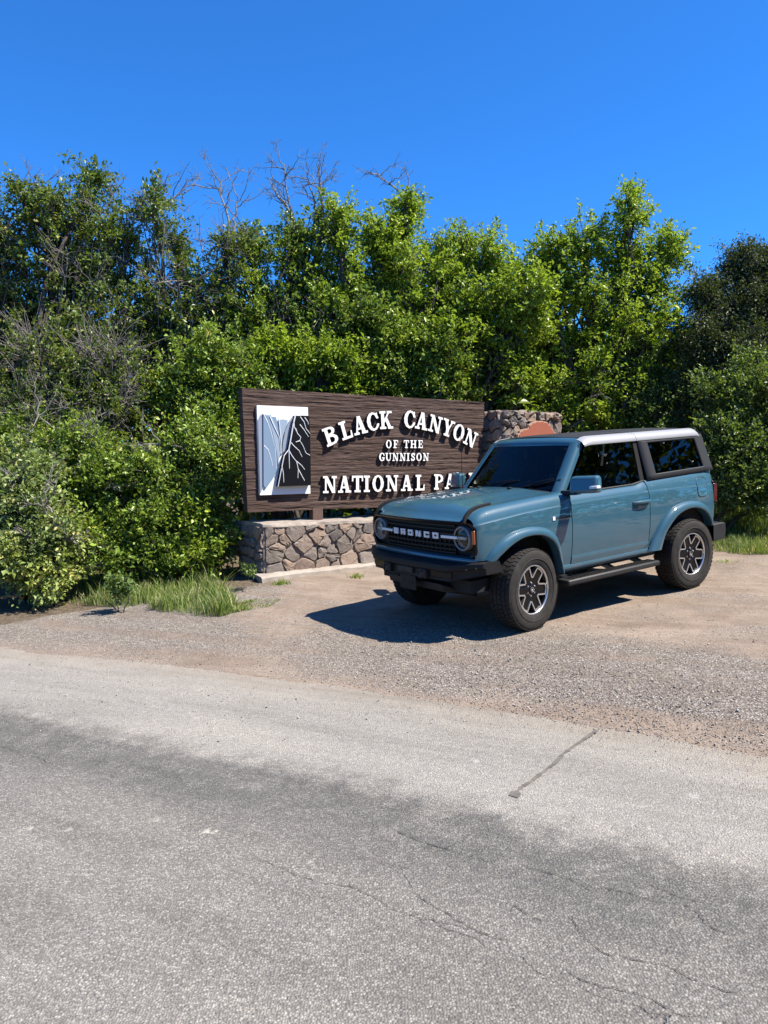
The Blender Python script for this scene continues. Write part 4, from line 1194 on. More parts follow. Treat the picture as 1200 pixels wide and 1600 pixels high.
# bonnet
def xfront(y): return 1.985 - 0.070 * (y/0.83)**2
rows = []
for u in [0, .08, .2, .32, .45, .58, .7, .8, .87, .92, .955, .978, .992, 1.0]:
    r = []
    for y in np.linspace(-0.684, 0.684, 25):
        a = abs(y)/0.684
        xr = 0.72 + 0.075*(1 - a*a); xf = xfront(y) - 0.008
        x = lerp(xr, xf, u)
        z = ZE(min(x, 1.90)) + 0.034*(1 - a**2.2) * min(1, (1-u)*5 + 0.2)
        # raised centre with soft shoulders
        z += 0.010 / (1 + math.exp((a - 0.62)*26)) * min(1, (1-u)*4)
        if u > 0.87: z = lerp(z, 1.135, ((u-0.87)/0.13)**2.2)
        r.append((x, y, z))
    rows.append(r)
bonnet = panel_part('bonnet', rows, MAT['paint'], car, False, 0.02, 30)
# bonnet badge lines / washer jets
for y in (-0.25, 0.25):
    mb = MB(); mb.box((0.86, y-0.02, 1.338), (0.90, y+0.02, 1.352)); mb.build('washer_jet', MAT['plastic'], bonnet, bevel=0.004)
# cowl
rows = []
for u in np.linspace(0, 1, 5):
    r = []
    for y in np.linspace(-0.80, 0.80, 17):
        a = min(1, abs(y)/0.70); xr = 0.735 + 0.075*(1 - a*a); xw = 0.60 + 0.06*(1-a*a)
        r.append((lerp(xr, xw, u), y, 1.288 + 0.030*(1 - a*a) + 0.016*u))
    rows.append(r)
panel_part('cowl', rows, MAT['plastic'], car, False, 0.01)
# windscreen
def ws(u, v):  # u -1..1 across, v 0 bottom..1 top
    w_ = lerp(0.715, 0.625, v)
    return (lerp(0.648, 0.300, v) + 0.055*(1-u*u), u*w_, lerp(1.318, 1.762, v))
rows = [[ws(u, v) for u in np.linspace(-1, 1, 15)] for v in np.linspace(0, 1, 8)]
wsc = panel_part('windscreen', rows, MAT['glass'], car, False, 0)
# black frit border
V = []; F = []
us = np.linspace(-1, 1, 21); vv = np.linspace(0, 1, 15)
for j, v in enumerate(vv):
    for i, u in enumerate(us): x, y, z = ws(u, v); V.append((x - 0.006, y, z - 0.003))
for j in range(14):
    for i in range(20):
        top_mid = (j >= 12 and 8 <= i < 12)
        if (1 <= i < 19 and 1 <= j < 13) and not top_mid: continue
        F.append((j*21+i, j*21+i+1, (j+1)*21+i+1, (j+1)*21+i))
mk('frit', V, F, MAT['gloss'], wsc, True)
for base_y, tip in (((0.70, 0.25, 1.325), (0.585, 0.62, 1.415)), ((0.735, -0.35, 1.325), (0.625, 0.05, 1.395)),):
    mb = MB(); b = Vector(base_y); t = Vector(tip)
    mb.tube([b, b + Vector((-0.02, 0.04, 0.02)), lerp(b, t, 0.5) + Vector((0.03, 0, 0.02)), t + Vector((0.02, 0, 0.01))], [0.014, 0.010, 0.008, 0.006], 6)
    mb.tube([lerp(b, t, 0.25) + Vector((0.03, 0.0, 0.0)), t + Vector((0.015, 0.1, 0.005))], 0.007, 5)
    mb.build('wiper', MAT['plastic'], car, True, 60)
# header above the windscreen
rows = []
for y in np.linspace(-0.70, 0.70, 21):
    a = abs(y)/0.70; k = 1 - a*a; d = -0.02*a**6
    rows.append([(0.292 + 0.055*k, y, 1.752+d), (0.296 + 0.055*k, y, 1.768+d), (0.270 + 0.055*k, y, 1.800+d+0.01*k), (0.225 + 0.05*k, y, 1.822+d+0.015*k), (0.185 + 0.05*k, y, 1.832+d+0.018*k), (0.165+0.05*k, y, 1.80+d)])
hd = panel_part('windscreen_header', rows, MAT['paint'], car, False, 0, 50)
# roof skin
rows = []
for x in [0.205, 0.15, 0.0, -0.2, -0.4, -0.570, -0.577, -0.580, -0.583, -0.59, -0.8, -1.1, -1.4, -1.60, -1.70, -1.76, -1.80]:
    r = []
    g = -0.012 if abs(x + 0.58) < 0.004 else 0.0
    rr = max(0.0, (-1.58 - x)/0.22); ff = max(0, (x - 0.1)/0.105)
    for y in np.linspace(-0.645, 0.645, 23):
        a = abs(y)/0.645
        z = 1.838 + 0.030*(1-a*a) - 0.055*rr*rr - 0.012*ff + g
        z += 0.006 * (1 if 0.25 < a < 0.72 else 0) * (1 if -1.5 < x < 0.16 else 0)
        r.append((x + (0.045*(1-a*a) if x > 0.2 else 0), y, z))
    rows.append(r)
panel_part('roof', rows, MAT['hardtop'], car, False, 0.015, 25)
mb = MB(); mb.tube([(0.70, -0.735, 1.285), (0.705, -0.735, 1.33)], [0.016, 0.008], 8); mb.tube([(0.705, -0.735, 1.33), (0.695, -0.735, 2.04)], [0.0042, 0.0028], 5); mb.build('antenna', MAT['plastic'], car)

# ---- front end
def FP(y, z, d=0.0): return (1.965 - 0.066*(y/0.83)**2 + d, y, z)
def fstrip(y0, y1, z0, z1, d0, d1, n=16):
    """box that follows the curved front"""
    V = []; F = []
    for i in range(n + 1):
        y = lerp(y0, y1, i/n)
        V += [FP(y, z0, d0), FP(y, z1, d0), FP(y, z1, d1), FP(y, z0, d1)]
    for i in range(n):
        for j in range(4): F.append((i*4+j, i*4+(j+1)%4, (i+1)*4+(j+1)%4, (i+1)*4+j))
    F.append((0,1,2,3)); F.append(tuple(n*4+j for j in range(4)))
    return V, F
mb = MB(); mb.add(*fstrip(-0.83, 0.83, 0.775, 1.128, -0.09, -0.05, 24)); grille = mb.build('grille', MAT['dark'], car)
# surround: rounded frame
def rrect(hw, z0, z1, r, n=6):
    P = []
    for cx, cz, a0 in ((hw-r, z1-r, 0), (-hw+r, z1-r, 90), (-hw+r, z0+r, 180), (hw-r, z0+r, 270)):
        for i in range(n+1):
            a = math.radians(a0 + 90*i/n); P.append((cx + r*math.cos(a), cz + r*math.sin(a)))
    # densify the straight runs so the frame follows the curve
    Q = []
    for i in range(len(P)):
        a, b = P[i], P[(i+1)%len(P)]; k = max(1, int(math.hypot(b[0]-a[0], b[1]-a[1])/0.12))
        Q += [(lerp(a[0], b[0], t/k), lerp(a[1], b[1], t/k)) for t in range(k)]
    return Q
o_ = rrect(0.862, 0.785, 1.128, 0.075); i_ = [((0 + p[0])*0.962, 0.957 + (p[1]-0.957)*0.86) for p in o_]
n = len(o_); V = [FP(*p, -0.05) for p in o_] + [FP(*p, 0.008) for p in o_] + [FP(*p, 0.014) for p in [(a[0]*0.99, 0.957+(a[1]-0.957)*0.965) for a in o_]] + [FP(*p, 0.004) for p in i_] + [FP(*p, -0.05) for p in i_]
F = [(l*n+i, l*n+(i+1)%n, (l+1)*n+(i+1)%n, (l+1)*n+i) for l in range(4) for i in range(n)]
mb = MB(); mb.add(V, F); mb.build('surround', MAT['gloss'], grille, True, 40)
for z in (1.045, 0.90, 0.855, 0.82, 1.085):
    mb = MB(); mb.add(*fstrip(-0.58, 0.58, z-0.008, z+0.008, -0.05, -0.018)); mb.build('slat', MAT['plastic'], grille)
mb = MB()
for i in range(18):
    y = lerp(-0.56, 0.56, i/17); p = FP(y, 0, 0)[0]
    mb.box((p-0.052, y-0.004, 0.80), (p-0.03, y+0.004, 0.94))
mb.build('mesh_bars', MAT['plastic'], grille)
mb = MB(); mb.add(*fstrip(-0.60, 0.60, 0.948, 1.012, -0.05, -0.004)); cbar = mb.build('centre_bar', MAT['gloss'], grille)
# headlamps
for s in (1, -1):
    c = FP(s*0.69, 0.972, -0.012)
    lamp = MB(); lamp.lathe([(0.118, -0.04), (0.118, 0.018), (0.110, 0.026), (0.100, 0.020), (0.098, -0.02)], 'x', c, 40)
    lo = lamp.build('headlamp', MAT['lampring'], car, True, 40)
    lb = MB(); lb.lathe([(0.098, 0.0), (0.085, -0.03), (0.05, -0.05), (0.001, -0.055)], 'x', c, 32); lb.build('reflector', MAT['lampgrey'], lo, True)
    for dz in (0.048, -0.048):
        lb = MB(); lb.lathe([(0.030, -0.045), (0.030, -0.02), (0.02, -0.010), (0.001, -0.006)], 'x', (c[0], c[1], c[2]+dz), 24); lb.build('projector', MAT['plasticgrey'], lo, True, 40)
    y0, y1 = sorted((s*0.415, s*0.745))
    lb = MB(); lb.add(*fstrip(y0, y1, 0.963, 0.990, -0.01, 0.012)); lb.build('light_bar', MAT['badge'], lo, bevel=0.003)
    lb = MB(); lb.lathe([(0.099, 0.016), (0.080, 0.026), (0.045, 0.033), (0.001, 0.035)], 'x', c, 32); lb.build('lens', MAT['lens'], lo, True)
    y0, y1 = sorted((s*0.826, s*0.860))
    lb = MB(); lb.add(*fstrip(y0, y1, 0.925, 1.055, -0.02, 0.020, 4)); lb.build('side_marker', MAT['amber'], car, bevel=0.006)
# lettering on the bar: blocky capitals with notches
def badge_glyph(ch):
    g = Glyph(1.35, 40); t = 0.30; w = 1.35
    if ch in 'BO': g.bar(0.0, 0, w, 1); g.S(g.dbox(t+0.05, t+0.04, w-t-0.05, 1-t-0.04))
    if ch == 'B': g.bar(t, .42, w-t, .58)
    if ch == 'R': g.bar(0, 0, w, 1); g.S(g.dbox(t+.05, .60, w-t-.05, .74)); g.S(g.dbox(.50, -.1, .84, .32))
    if ch == 'N': g.bar(0, 0, .36, 1); g.bar(w-.36, 0, w, 1); g.diag(.76, .10, .48)
    if ch == 'C': g.bar(0, 0, w, 1); g.S(g.dbox(t+.08, t+.03, w+.2, 1-t-.03)); g.bar(w-.28, .60, w, 1); g.bar(w-.28, 0, w, .40)
    return g
for ch, y in zip('BRONCO', (-0.335, -0.200, -0.066, 0.068, 0.202, 0.336)):
    g = badge_glyph(ch); V, F, M = extrude_loops(g.loops(), 0.060, 0.060, 0.012, 0.675, 0.5)
    c = Vector(FP(y, 0.980, 0.0)); dxdy = -2*0.066*y/0.83**2
    t = Vector((dxdy, 1, 0)).normalized(); nn = Vector((1, -dxdy, 0)).normalized()
    # local: x -> along +y, -y -> out, z up
    V = [tuple(c + t*v[0] - nn*v[1] + Vector((0, 0, v[2]))) for v in V]
    mk('badge_letter', V, F, MAT['badge'], grille)
# painted lip below the grille
rows = []
for y in np.linspace(-0.86, 0.86, 29):
    b = -0.03*max(0, (abs(y)-0.74)/0.12)**2
    rows.append([FP(y, 0.795, -0.03), FP(y, 0.790, 0.012+b), FP(y, 0.778, 0.024+b), FP(y, 0.752, 0.026+b), FP(y, 0.738, 0.012+b), FP(y, 0.732, -0.06)])
panel_part('front_lip', rows, MAT['paint'], car, False, 0, 50)
# bumper
def bxp(y): return 2.125 - 0.035*(y/0.62)**2 if abs(y) < 0.62 else 2.090 - 0.60*(abs(y)-0.62)
def bumper_row(y):
    x = bxp(y); a = max(0, (abs(y)-0.62)/0.32)
    zt = lerp(0.742, 0.760, a); zb = lerp(0.565, 0.640, a)
    return [(x-0.20, y, zt-0.004), (x-0.05, y, zt), (x-0.008, y, zt-0.010), (x, y, zt-0.030), (x-0.004, y, lerp(zb, zt, 0.62)), (x-0.03, y, lerp(zb, zt, 0.50)), (x-0.035, y, lerp(zb, zt, 0.28)), (x-0.03, y, zb+0.01), (x-0.06, y, zb), (x-0.25, y, zb+0.01)]
rows = [bumper_row(y) for y in list(np.linspace(-0.945, -0.62, 8)) + list(np.linspace(-0.55, 0.55, 13)) + list(np.linspace(0.62, 0.945, 8))]
V, F = sheet(rows); n = 10; F.append(tuple(range(n))); F.append(tuple((len(rows)-1)*n+j for j in range(n)))
mb = MB(); mb.add(V, F); bmp = mb.build('front_bumper', MAT['plastic'], car, True, 30)
for s in (1, -1):
    y0, y1 = sorted((s*0.40, s*0.66)); mb = MB()
    mb.hexa([(bxp(y0)-0.045, y0, 0.595), (bxp(y0)-0.018, y0, 0.60), (bxp(y1)-0.018, y1, 0.60), (bxp(y1)-0.045, y1, 0.595), (bxp(y0)-0.045, y0, 0.672), (bxp(y0)-0.016, y0, 0.668), (bxp(y1)-0.016, y1, 0.668), (bxp(y1)-0.045, y1, 0.672)])
    mb.build('fog_lamp_pocket', MAT['gloss'], bmp, bevel=0.006)
    mb = MB(); y = s*0.30; mb.box((2.08, y-0.05, 0.575), (2.125, y+0.05, 0.668)); mb.build('tow_hook_plate', MAT['plasticgrey'], bmp, bevel=0.006)
    mb = MB(); mb.lathe([(0.030, -0.008), (0.040, -0.008), (0.040, 0.008), (0.030, 0.008)], 'y', (2.135, y, 0.615), 16, True); mb.build('tow_hook', MAT['plasticgrey'], bmp)
    for i, yy in enumerate((0.80, 0.88)):
        mb = MB(); mb.lathe([(0.001, 0.010), (0.012, 0.008), (0.014, -0.01)], 'x', (bxp(yy)-0.006, s*yy, 0.695 + 0.01*i), 10); mb.build('bolt', MAT['plasticgrey'], bmp, True, 40)
mb = MB(); mb.box((2.085, -0.13, 0.605), (2.118, 0.13, 0.665)); mb.build('grille_insert', MAT['plasticgrey'], bmp, bevel=0.006)
mb = MB(); mb.box((2.085, -0.12, 0.425), (2.097, 0.15, 0.575)); pl = mb.build('plate_holder', MAT['plastic'], bmp, bevel=0.006)
for dy, dz in ((-0.06, 0.50), (0.09, 0.50)):
    mb = MB(); mb.lathe([(0.001, 0.008), (0.010, 0.006), (0.010, -0.004)], 'x', (2.099, dy, dz), 10); mb.build('screw', MAT['plasticgrey'], pl)
mb = MB(); mb.box((2.093, -0.025, 0.495), (2.0995, 0.055, 0.512)); mb.build('slot', MAT['plastic'], pl)
# skid plate, floor and running gear
mb = MB(); mb.hexa([(1.60,-0.50,0.33),(2.0,-0.45,0.44),(2.0,0.45,0.44),(1.60,0.50,0.33),(1.60,-0.50,0.37),(2.02,-0.45,0.52),(2.02,0.45,0.52),(1.60,0.50,0.37)]); mb.build('skid_plate', MAT['plasticgrey'], car, bevel=0.01)
mb = MB(); mb.box((-1.78, -0.74, 0.44), (1.88, 0.74, 0.56)); mb.box((-1.80, -0.72, 0.56), (-0.90, 0.72, 1.05)); mb.box((0.75, -0.66, 0.56), (1.86, 0.66, 1.12)); mb.box((-0.9, -0.80, 0.50), (0.83, 0.80, 0.60))
mb.build('floor_pan', MAT['dark'], car)
for s in (1, -1):
    for cx, inn, out in ((1.275, F_IN, F_OUT), (-1.275, R_IN, R_OUT)):
        mid = [((a[0]+b[0])/2, (a[1]+b[1])/2 - 0.012) for a, b in zip(inn, out)]
        mb = MB(); mb.add(*sheet([[(x, s*0.885, z), (x, s*0.55, z)] for x, z in mid]))
        mb.build('wheel_well', MAT['dark'], car, True)
mb = MB(); mb.cyl((-1.275, -0.75, 0.405), (-1.275, 0.75, 0.405), 0.055, 12); mb.lathe([(0.001, -0.14), (0.11, -0.10), (0.13, 0), (0.11, 0.10), (0.001, 0.14)], 'y', (-1.275, 0.05, 0.405), 16); mb.build('rear_axle', MAT['dark'], car, True)
mb = MB(); mb.cyl((1.25, -0.70, 0.40), (1.25, -0.15, 0.46), 0.03, 10); mb.cyl((1.25, 0.70, 0.40), (1.25, 0.15, 0.46), 0.03, 10); mb.cyl((1.42, -0.70, 0.37), (1.42, 0.70, 0.37), 0.020, 8); mb.build('front_suspension', MAT['plasticgrey'], car, True)
# rear
rows = [[(lerp(-1.845, -1.865, 1-(y/0.8)**2), y, z) for y in np.linspace(-0.80, 0.80, 9)] for z in (0.70, 0.9, 1.1, 1.30, 1.335)]
panel_part('tailgate', rows, MAT['paint'], car, False, 0.02)
rows = [[(lerp(-1.845, -1.792, v), y*lerp(0.80, 0.70, v), lerp(1.335, 1.79, v)) for y in np.linspace(-1, 1, 7)] for v in np.linspace(0, 1, 4)]
panel_part('rear_window', rows, MAT['privacy'], car, False, 0)
rows = [[(x, y, z) for y in (-0.935, -0.90, -0.4, 0.4, 0.90, 0.935)] for x, z in ((-1.70, 0.700), (-1.90, 0.703), (-1.945, 0.690), (-1.952, 0.60), (-1.93, 0.50), (-1.70, 0.50))]
V, F = sheet(rows); F.append(tuple(i*6 for i in range(6))); F.append(tuple(i*6+5 for i in range(6)))
mb = MB(); mb.add(V, F); mb.build('rear_bumper', MAT['plasticgrey'], car, True, 30, bevel=0.012)

# ---- wheels
def wheel(parent, c, steer, sgn, name='wheel'):
    M = Matrix.Translation(Vector(c)) @ Matrix.Rotation(steer, 4, 'Z')
    w = bpy.data.objects.new(name, None); link(w, parent); w.matrix_local = M; w.empty_display_size = 0.1
    H = 0.128
    prof = [(0.238, -0.105), (0.262, -0.120), (0.310, -0.129), (0.355, -0.127), (0.385, -0.118), (0.394, -0.108), (0.3965, -0.07), (0.3965, 0.0), (0.3965, 0.07), (0.394, 0.108), (0.385, 0.118), (0.355, 0.127), (0.310, 0.129), (0.262, 0.120), (0.238, 0.105)]
    mb = MB(); mb.lathe([(r, h*sgn) for r, h in prof], 'y', (0,0,0), 72)
    # tread blocks
    for i in range(52):
        a = 2*math.pi*i/52
        for j, (h0, h1, sk) in enumerate(((-0.120, -0.080, 0.0), (-0.070, -0.030, 0.03), (-0.020, 0.020, -0.03), (0.030, 0.070, 0.03), (0.080, 0.120, 0.0))):
            off = (j % 2) * math.pi/52
            P = []
            for r0, r1 in ((0.390, 0.390), (0.4055, 0.4055)):
                for aa, hh in ((a+off-0.047, h0), (a+off+0.047, h0), (a+off+0.047+sk, h1), (a+off-0.047+sk, h1)):
                    r_ = r0 - (0.010 if abs(hh) > 0.115 and r0 > 0.4 else 0)
                    P.append((r_*math.cos(aa), hh*sgn, r_*math.sin(aa)))
            mb.hexa(P)
            if abs(h0) > 0.1 or abs(h1) > 0.1:
                pass
    # shoulder lugs on the outer sidewall
    for i in range(52):
        a = 2*math.pi*i/52
        if False:
            P = []
            for h_ in (0.116, 0.1275):
                for aa, r_ in ((a-0.035, 0.362), (a+0.035, 0.362), (a+0.035, 0.394), (a-0.035, 0.394)): P.append((r_*math.cos(aa), (h_ + (0.0 if r_ > 0.38 else 0.0035))*sgn, r_*math.sin(aa)))
            mb.hexa(P)
    mb.lathe([(r, h*sgn) for r, h in ((0.300, 0.1285), (0.303, 0.1325), (0.308, 0.1325), (0.311, 0.1285))], 'y', (0,0,0), 60)
    mb.build('tyre', MAT['tyre'], w, True, 35)
    # barrel, lip
    mb = MB(); mb.lathe([(r, h*sgn) for r, h in ((0.236, 0.108), (0.228, 0.096), (0.215, 0.05), (0.205, -0.09), (0.235, -0.10))], 'y', (0,0,0), 56); rim = mb.build('rim', MAT['gloss'], w, True, 50)
    mb = MB(); mb.lathe([(r, h*sgn) for r, h in ((0.242, 0.104), (0.243, 0.112), (0.238, 0.1145), (0.231, 0.110), (0.229, 0.100))], 'y', (0,0,0), 56); mb.build('rim_lip', MAT['silver'], rim, True, 60)
    mb = MB(); mb.lathe([(0.150, 0.0), (0.150, 0.01*sgn), (0.06, 0.012*sgn), (0.001, 0.012*sgn)], 'y', (0,0,0), 32); mb.build('brake_disc', MAT['lampgrey'], rim, True, 40)
    # six-spoke star
    star = []
    for k in range(6):
        a = math.radians(60*k + 8)
        star += [(0.226, a - math.radians(14.5)), (0.229, a), (0.226, a + math.radians(14.5)), (0.128, a + math.radians(27.5)), (0.128, a + math.radians(32.5))]
    pol = lambda r, a: (r*math.cos(a), r*math.sin(a))
    P_out = [pol(*s_) for s_ in star]
    def inset(P, d):
        n = len(P); out = []
        for i in range(n):
            p, q, r_ = Vector(P[i-1]), Vector(P[i]), Vector(P[(i+1)%n])
            e1, e2 = (q-p).normalized(), (r_-q).normalized()
            n1, n2 = Vector((-e1.y, e1.x)), Vector((-e2.y, e2.x))
            m = (n1+n2); L = m.length
            m = m/L if L > 1e-6 else n1
            out.append(tuple(q + m*d/max(0.45, m.dot(n1))))
        return out
    P_in = inset(P_out, 0.0135)
    depth = lambda x, z: lerp(0.078, 0.098, min(1, math.hypot(x, z)/0.225))
    n = len(P_out)
    mb = MB(); mb.prism(P_in, lambda u, v: (u, sgn*(depth(u, v)-0.010), v), lambda u, v: (u, sgn*0.045, v)); mb.build('spoke_star', MAT['gloss'], rim)
    V = [(u, sgn*depth(u, v), v) for u, v in P_out] + [(u, sgn*depth(u, v), v) for u, v in P_in] + [(u, sgn*0.045, v) for u, v in P_out] + [(u, sgn*(depth(u, v)-0.013), v) for u, v in P_in]
    F = [(i, (i+1)%n, n+(i+1)%n, n+i) for i in range(n)] + [(i, 2*n+i, 2*n+(i+1)%n, (i+1)%n) for i in range(n)] + [(n+i, n+(i+1)%n, 3*n+(i+1)%n, 3*n+i) for i in range(n)]
    mb = MB(); mb.add(V, F); mb.build('machined_edge', MAT['silver'], rim)
    mb = MB()
    for k in range(6):
        a = math.radians(60*k + 38); x, z = 0.062*math.cos(a), 0.062*math.sin(a); mb.lathe([(0.011, sgn*0.06), (0.011, sgn*0.084), (0.006, sgn*0.088), (0.001, sgn*0.088)], 'y', (x, 0, z), 8)
    mb.build('wheel_nuts', MAT['chrome'], rim, True, 40)
    mb = MB(); mb.lathe([(0.036, sgn*0.06), (0.034, sgn*0.090), (0.024, sgn*0.094), (0.001, sgn*0.094)], 'y', (0,0,0), 20); cap = mb.build('centre_cap', MAT['gloss'], rim, True, 40)
    mb = MB(); mb.lathe([(0.022, sgn*0.0935), (0.023, sgn*0.097), (0.026, sgn*0.097), (0.027, sgn*0.0925)], 'y', (0,0,0), 20); mb.tube([(-0.010, sgn*0.097, -0.012), (0.002, sgn*0.097, 0.0), (0.010, sgn*0.097, 0.013)], 0.004, 5); mb.build('cap_emblem', MAT['silver'], cap)
    return w
ST = math.radians(9.1)
wheel(car, (1.275, 0.825, 0.405), ST, 1)
wheel(car, (1.275, -0.825, 0.405), ST, -1)
wheel(car, (-1.275, 0.825, 0.405), 0, 1)
wheel(car, (-1.275, -0.825, 0.405), 0, -1)
sw = wheel(car, (-2.0, 0.02, 0.96), math.radians(90), 1, 'spare_wheel')

# ---- cabin
mb = MB(); mb.add(*sheet([[(0.66, y, 1.29), (0.50, y, 1.295), (0.33, y, 1.27), (0.22, y, 1.20), (0.20, y, 1.05), (0.35, y, 0.75)] for y in np.linspace(-0.72, 0.72, 9)])); mb.build('dashboard', MAT['plastic'], car, True, 50)
mb = MB(); mb.lathe([(0.168, -0.014), (0.186, -0.014), (0.186, 0.014), (0.168, 0.014)], 'x', (0,0,0), 28, True); mb.box((-0.012, -0.17, -0.03), (0.012, 0.17, 0.03)); mb.lathe([(0.055, -0.02), (0.055, 0.02), (0.001, 0.03)], 'x', (0,0,0), 16)
stw = mb.build('steering_wheel', MAT['plastic'], car, True, 50); stw.matrix_local = Matrix.Translation((0.10, 0.38, 1.12)) @ Matrix.Rotation(math.radians(20), 4, 'Y')
for s in (1, -1):
    mb = MB(); mb.hexa([(-0.42, s*0.38-0.25, 0.72),(0.08, s*0.38-0.25, 0.78),(0.08, s*0.38+0.25, 0.78),(-0.42, s*0.38+0.25, 0.72),(-0.42, s*0.38-0.25, 0.85),(0.08, s*0.38-0.25, 0.92),(0.08, s*0.38+0.25, 0.92),(-0.42, s*0.38+0.25, 0.85)])
    mb.hexa([(-0.52, s*0.38-0.23, 0.80),(-0.38, s*0.38-0.23, 0.80),(-0.38, s*0.38+0.23, 0.80),(-0.52, s*0.38+0.23, 0.80),(-0.66, s*0.38-0.19, 1.38),(-0.55, s*0.38-0.19, 1.38),(-0.55, s*0.38+0.19, 1.38),(-0.66, s*0.38+0.19, 1.38)])
    mb.hexa([(-0.66, s*0.38-0.12, 1.42),(-0.56, s*0.38-0.12, 1.42),(-0.56, s*0.38+0.12, 1.42),(-0.66, s*0.38+0.12, 1.42),(-0.68, s*0.38-0.11, 1.60),(-0.58, s*0.38-0.11, 1.60),(-0.58, s*0.38+0.11, 1.60),(-0.68, s*0.38+0.11, 1.60)])
    mb.build('seat', MAT['seat'], car, bevel=0.03)
mb = MB(); mb.hexa([(-1.50,-0.6,0.85),(-1.12,-0.6,0.85),(-1.12,0.6,0.85),(-1.50,0.6,0.85),(-1.62,-0.58,1.40),(-1.48,-0.58,1.40),(-1.48,0.58,1.40),(-1.62,0.58,1.40)]); mb.build('rear_bench', MAT['seat'], car, bevel=0.03)
mb = MB(); mb.hexa([(0.235,-0.12,1.625),(0.265,-0.12,1.625),(0.265,0.12,1.625),(0.235,0.12,1.625),(0.24,-0.125,1.69),(0.27,-0.125,1.69),(0.27,0.125,1.69),(0.24,0.125,1.69)]); mb.box((0.25,-0.03,1.68),(0.33,0.03,1.75)); mb.build('rear_view_mirror', MAT['gloss'], car, bevel=0.01)
rows = [[(x, y, 1.80 - 0.02*(y/0.64)**2) for y in np.linspace(-0.66, 0.66, 7)] for x in (0.26, -0.6, -1.75)]
panel_part('headliner', rows, MAT['seat'], car, False, 0)
for s in (1, -1):
    mb = MB()
    mb.box((-1.82, min(s*0.76, s*0.80), 0.55), (0.68, max(s*0.76, s*0.80), 1.255))
    mb.build('inner_trim', MAT['dark'], car)
# badge on the wing
bt = bpy.data.curves.new('wing_badge', 'FONT'); bt.body = 'OUTER BANKS'; bt.size = 0.034; bt.extrude = 0.002; bt.align_x = 'LEFT'
bo = bpy.data.objects.new('wing_badge', bt); COL.objects.link(bo)
dg = bpy.context.evaluated_depsgraph_get(); bme = bpy.data.meshes.new_from_object(bo.evaluated_get(dg)); bpy.data.objects.remove(bo)
bme.materials.clear(); bme.materials.append(MAT['plasticgrey'])
b2 = link(bpy.data.objects.new('wing_badge', bme), car)
b2.matrix_local = Matrix(((-1, 0, 0, 0.880), (0, 0, 1, 0.9035), (0, 1, 0, 1.048), (0, 0, 0, 1)))
g = badge_glyph('B'); V, F, M = extrude_loops(g.loops(), 0.024, 0.036, 0.006, 0.675, 0.5)
mk('badge_emblem', [(0.915 - v[0], 0.9035 - v[1], 1.062 + v[2]) for v in V], F, MAT['badge'], car)
# ------------------------------------------------------------------ vegetation
def make_leaf(name, stops, trans=0.26, rough=0.36, hue=0.0):
    m = Mat(name); nt = m.nt
    geo = m.n('ShaderNodeNewGeometry')
    c = m.ramp(geo.outputs['Random Per Island'], stops)
    v = m.coords()
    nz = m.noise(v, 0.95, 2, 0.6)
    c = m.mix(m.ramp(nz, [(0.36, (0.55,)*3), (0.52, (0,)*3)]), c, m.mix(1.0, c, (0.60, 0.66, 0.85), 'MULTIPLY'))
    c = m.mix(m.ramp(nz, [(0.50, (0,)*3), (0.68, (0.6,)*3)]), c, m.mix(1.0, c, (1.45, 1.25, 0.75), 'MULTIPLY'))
    m.base(c).set(Roughness=rough)
    m.b.inputs['Specular IOR Level'].default_value = 0.30
    tl = m.n('ShaderNodeBsdfTranslucent')
    tc = m.mix(0.55, c, (0.30, 0.42, 0.02)); m.l(tc, tl.inputs[0])
    mx = m.n('ShaderNodeMixShader'); mx.inputs[0].default_value = trans
    m.l(m.b.outputs[0], mx.inputs[1]); m.l(tl.outputs[0], mx.inputs[2]); m.l(mx.outputs[0], m.out.inputs[0])
    return m.m
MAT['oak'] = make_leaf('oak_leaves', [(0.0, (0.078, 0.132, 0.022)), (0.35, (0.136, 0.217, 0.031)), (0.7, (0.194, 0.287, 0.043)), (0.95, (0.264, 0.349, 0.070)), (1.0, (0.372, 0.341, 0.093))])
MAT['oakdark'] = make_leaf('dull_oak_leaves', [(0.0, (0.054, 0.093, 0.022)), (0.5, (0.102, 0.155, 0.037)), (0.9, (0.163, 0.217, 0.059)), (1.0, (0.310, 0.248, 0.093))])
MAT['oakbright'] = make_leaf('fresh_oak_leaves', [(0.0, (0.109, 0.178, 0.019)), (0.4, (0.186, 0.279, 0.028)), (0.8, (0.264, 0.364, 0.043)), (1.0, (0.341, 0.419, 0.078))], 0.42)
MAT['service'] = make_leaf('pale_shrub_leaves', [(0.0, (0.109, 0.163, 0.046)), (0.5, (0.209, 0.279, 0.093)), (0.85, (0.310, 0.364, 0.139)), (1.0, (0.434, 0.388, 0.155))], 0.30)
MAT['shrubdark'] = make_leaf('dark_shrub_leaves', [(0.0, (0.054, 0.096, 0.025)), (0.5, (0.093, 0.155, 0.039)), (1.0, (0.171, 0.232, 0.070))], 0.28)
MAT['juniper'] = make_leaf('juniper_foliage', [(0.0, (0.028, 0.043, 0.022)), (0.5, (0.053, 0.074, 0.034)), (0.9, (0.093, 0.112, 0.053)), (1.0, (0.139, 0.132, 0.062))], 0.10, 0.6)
MAT['grass'] = make_leaf('grass_blades', [(0.0, (0.085, 0.14, 0.025)), (0.45, (0.15, 0.22, 0.045)), (0.75, (0.22, 0.28, 0.08)), (0.86, (0.42, 0.37, 0.18)), (1.0, (0.52, 0.45, 0.26))], 0.3, 0.5)
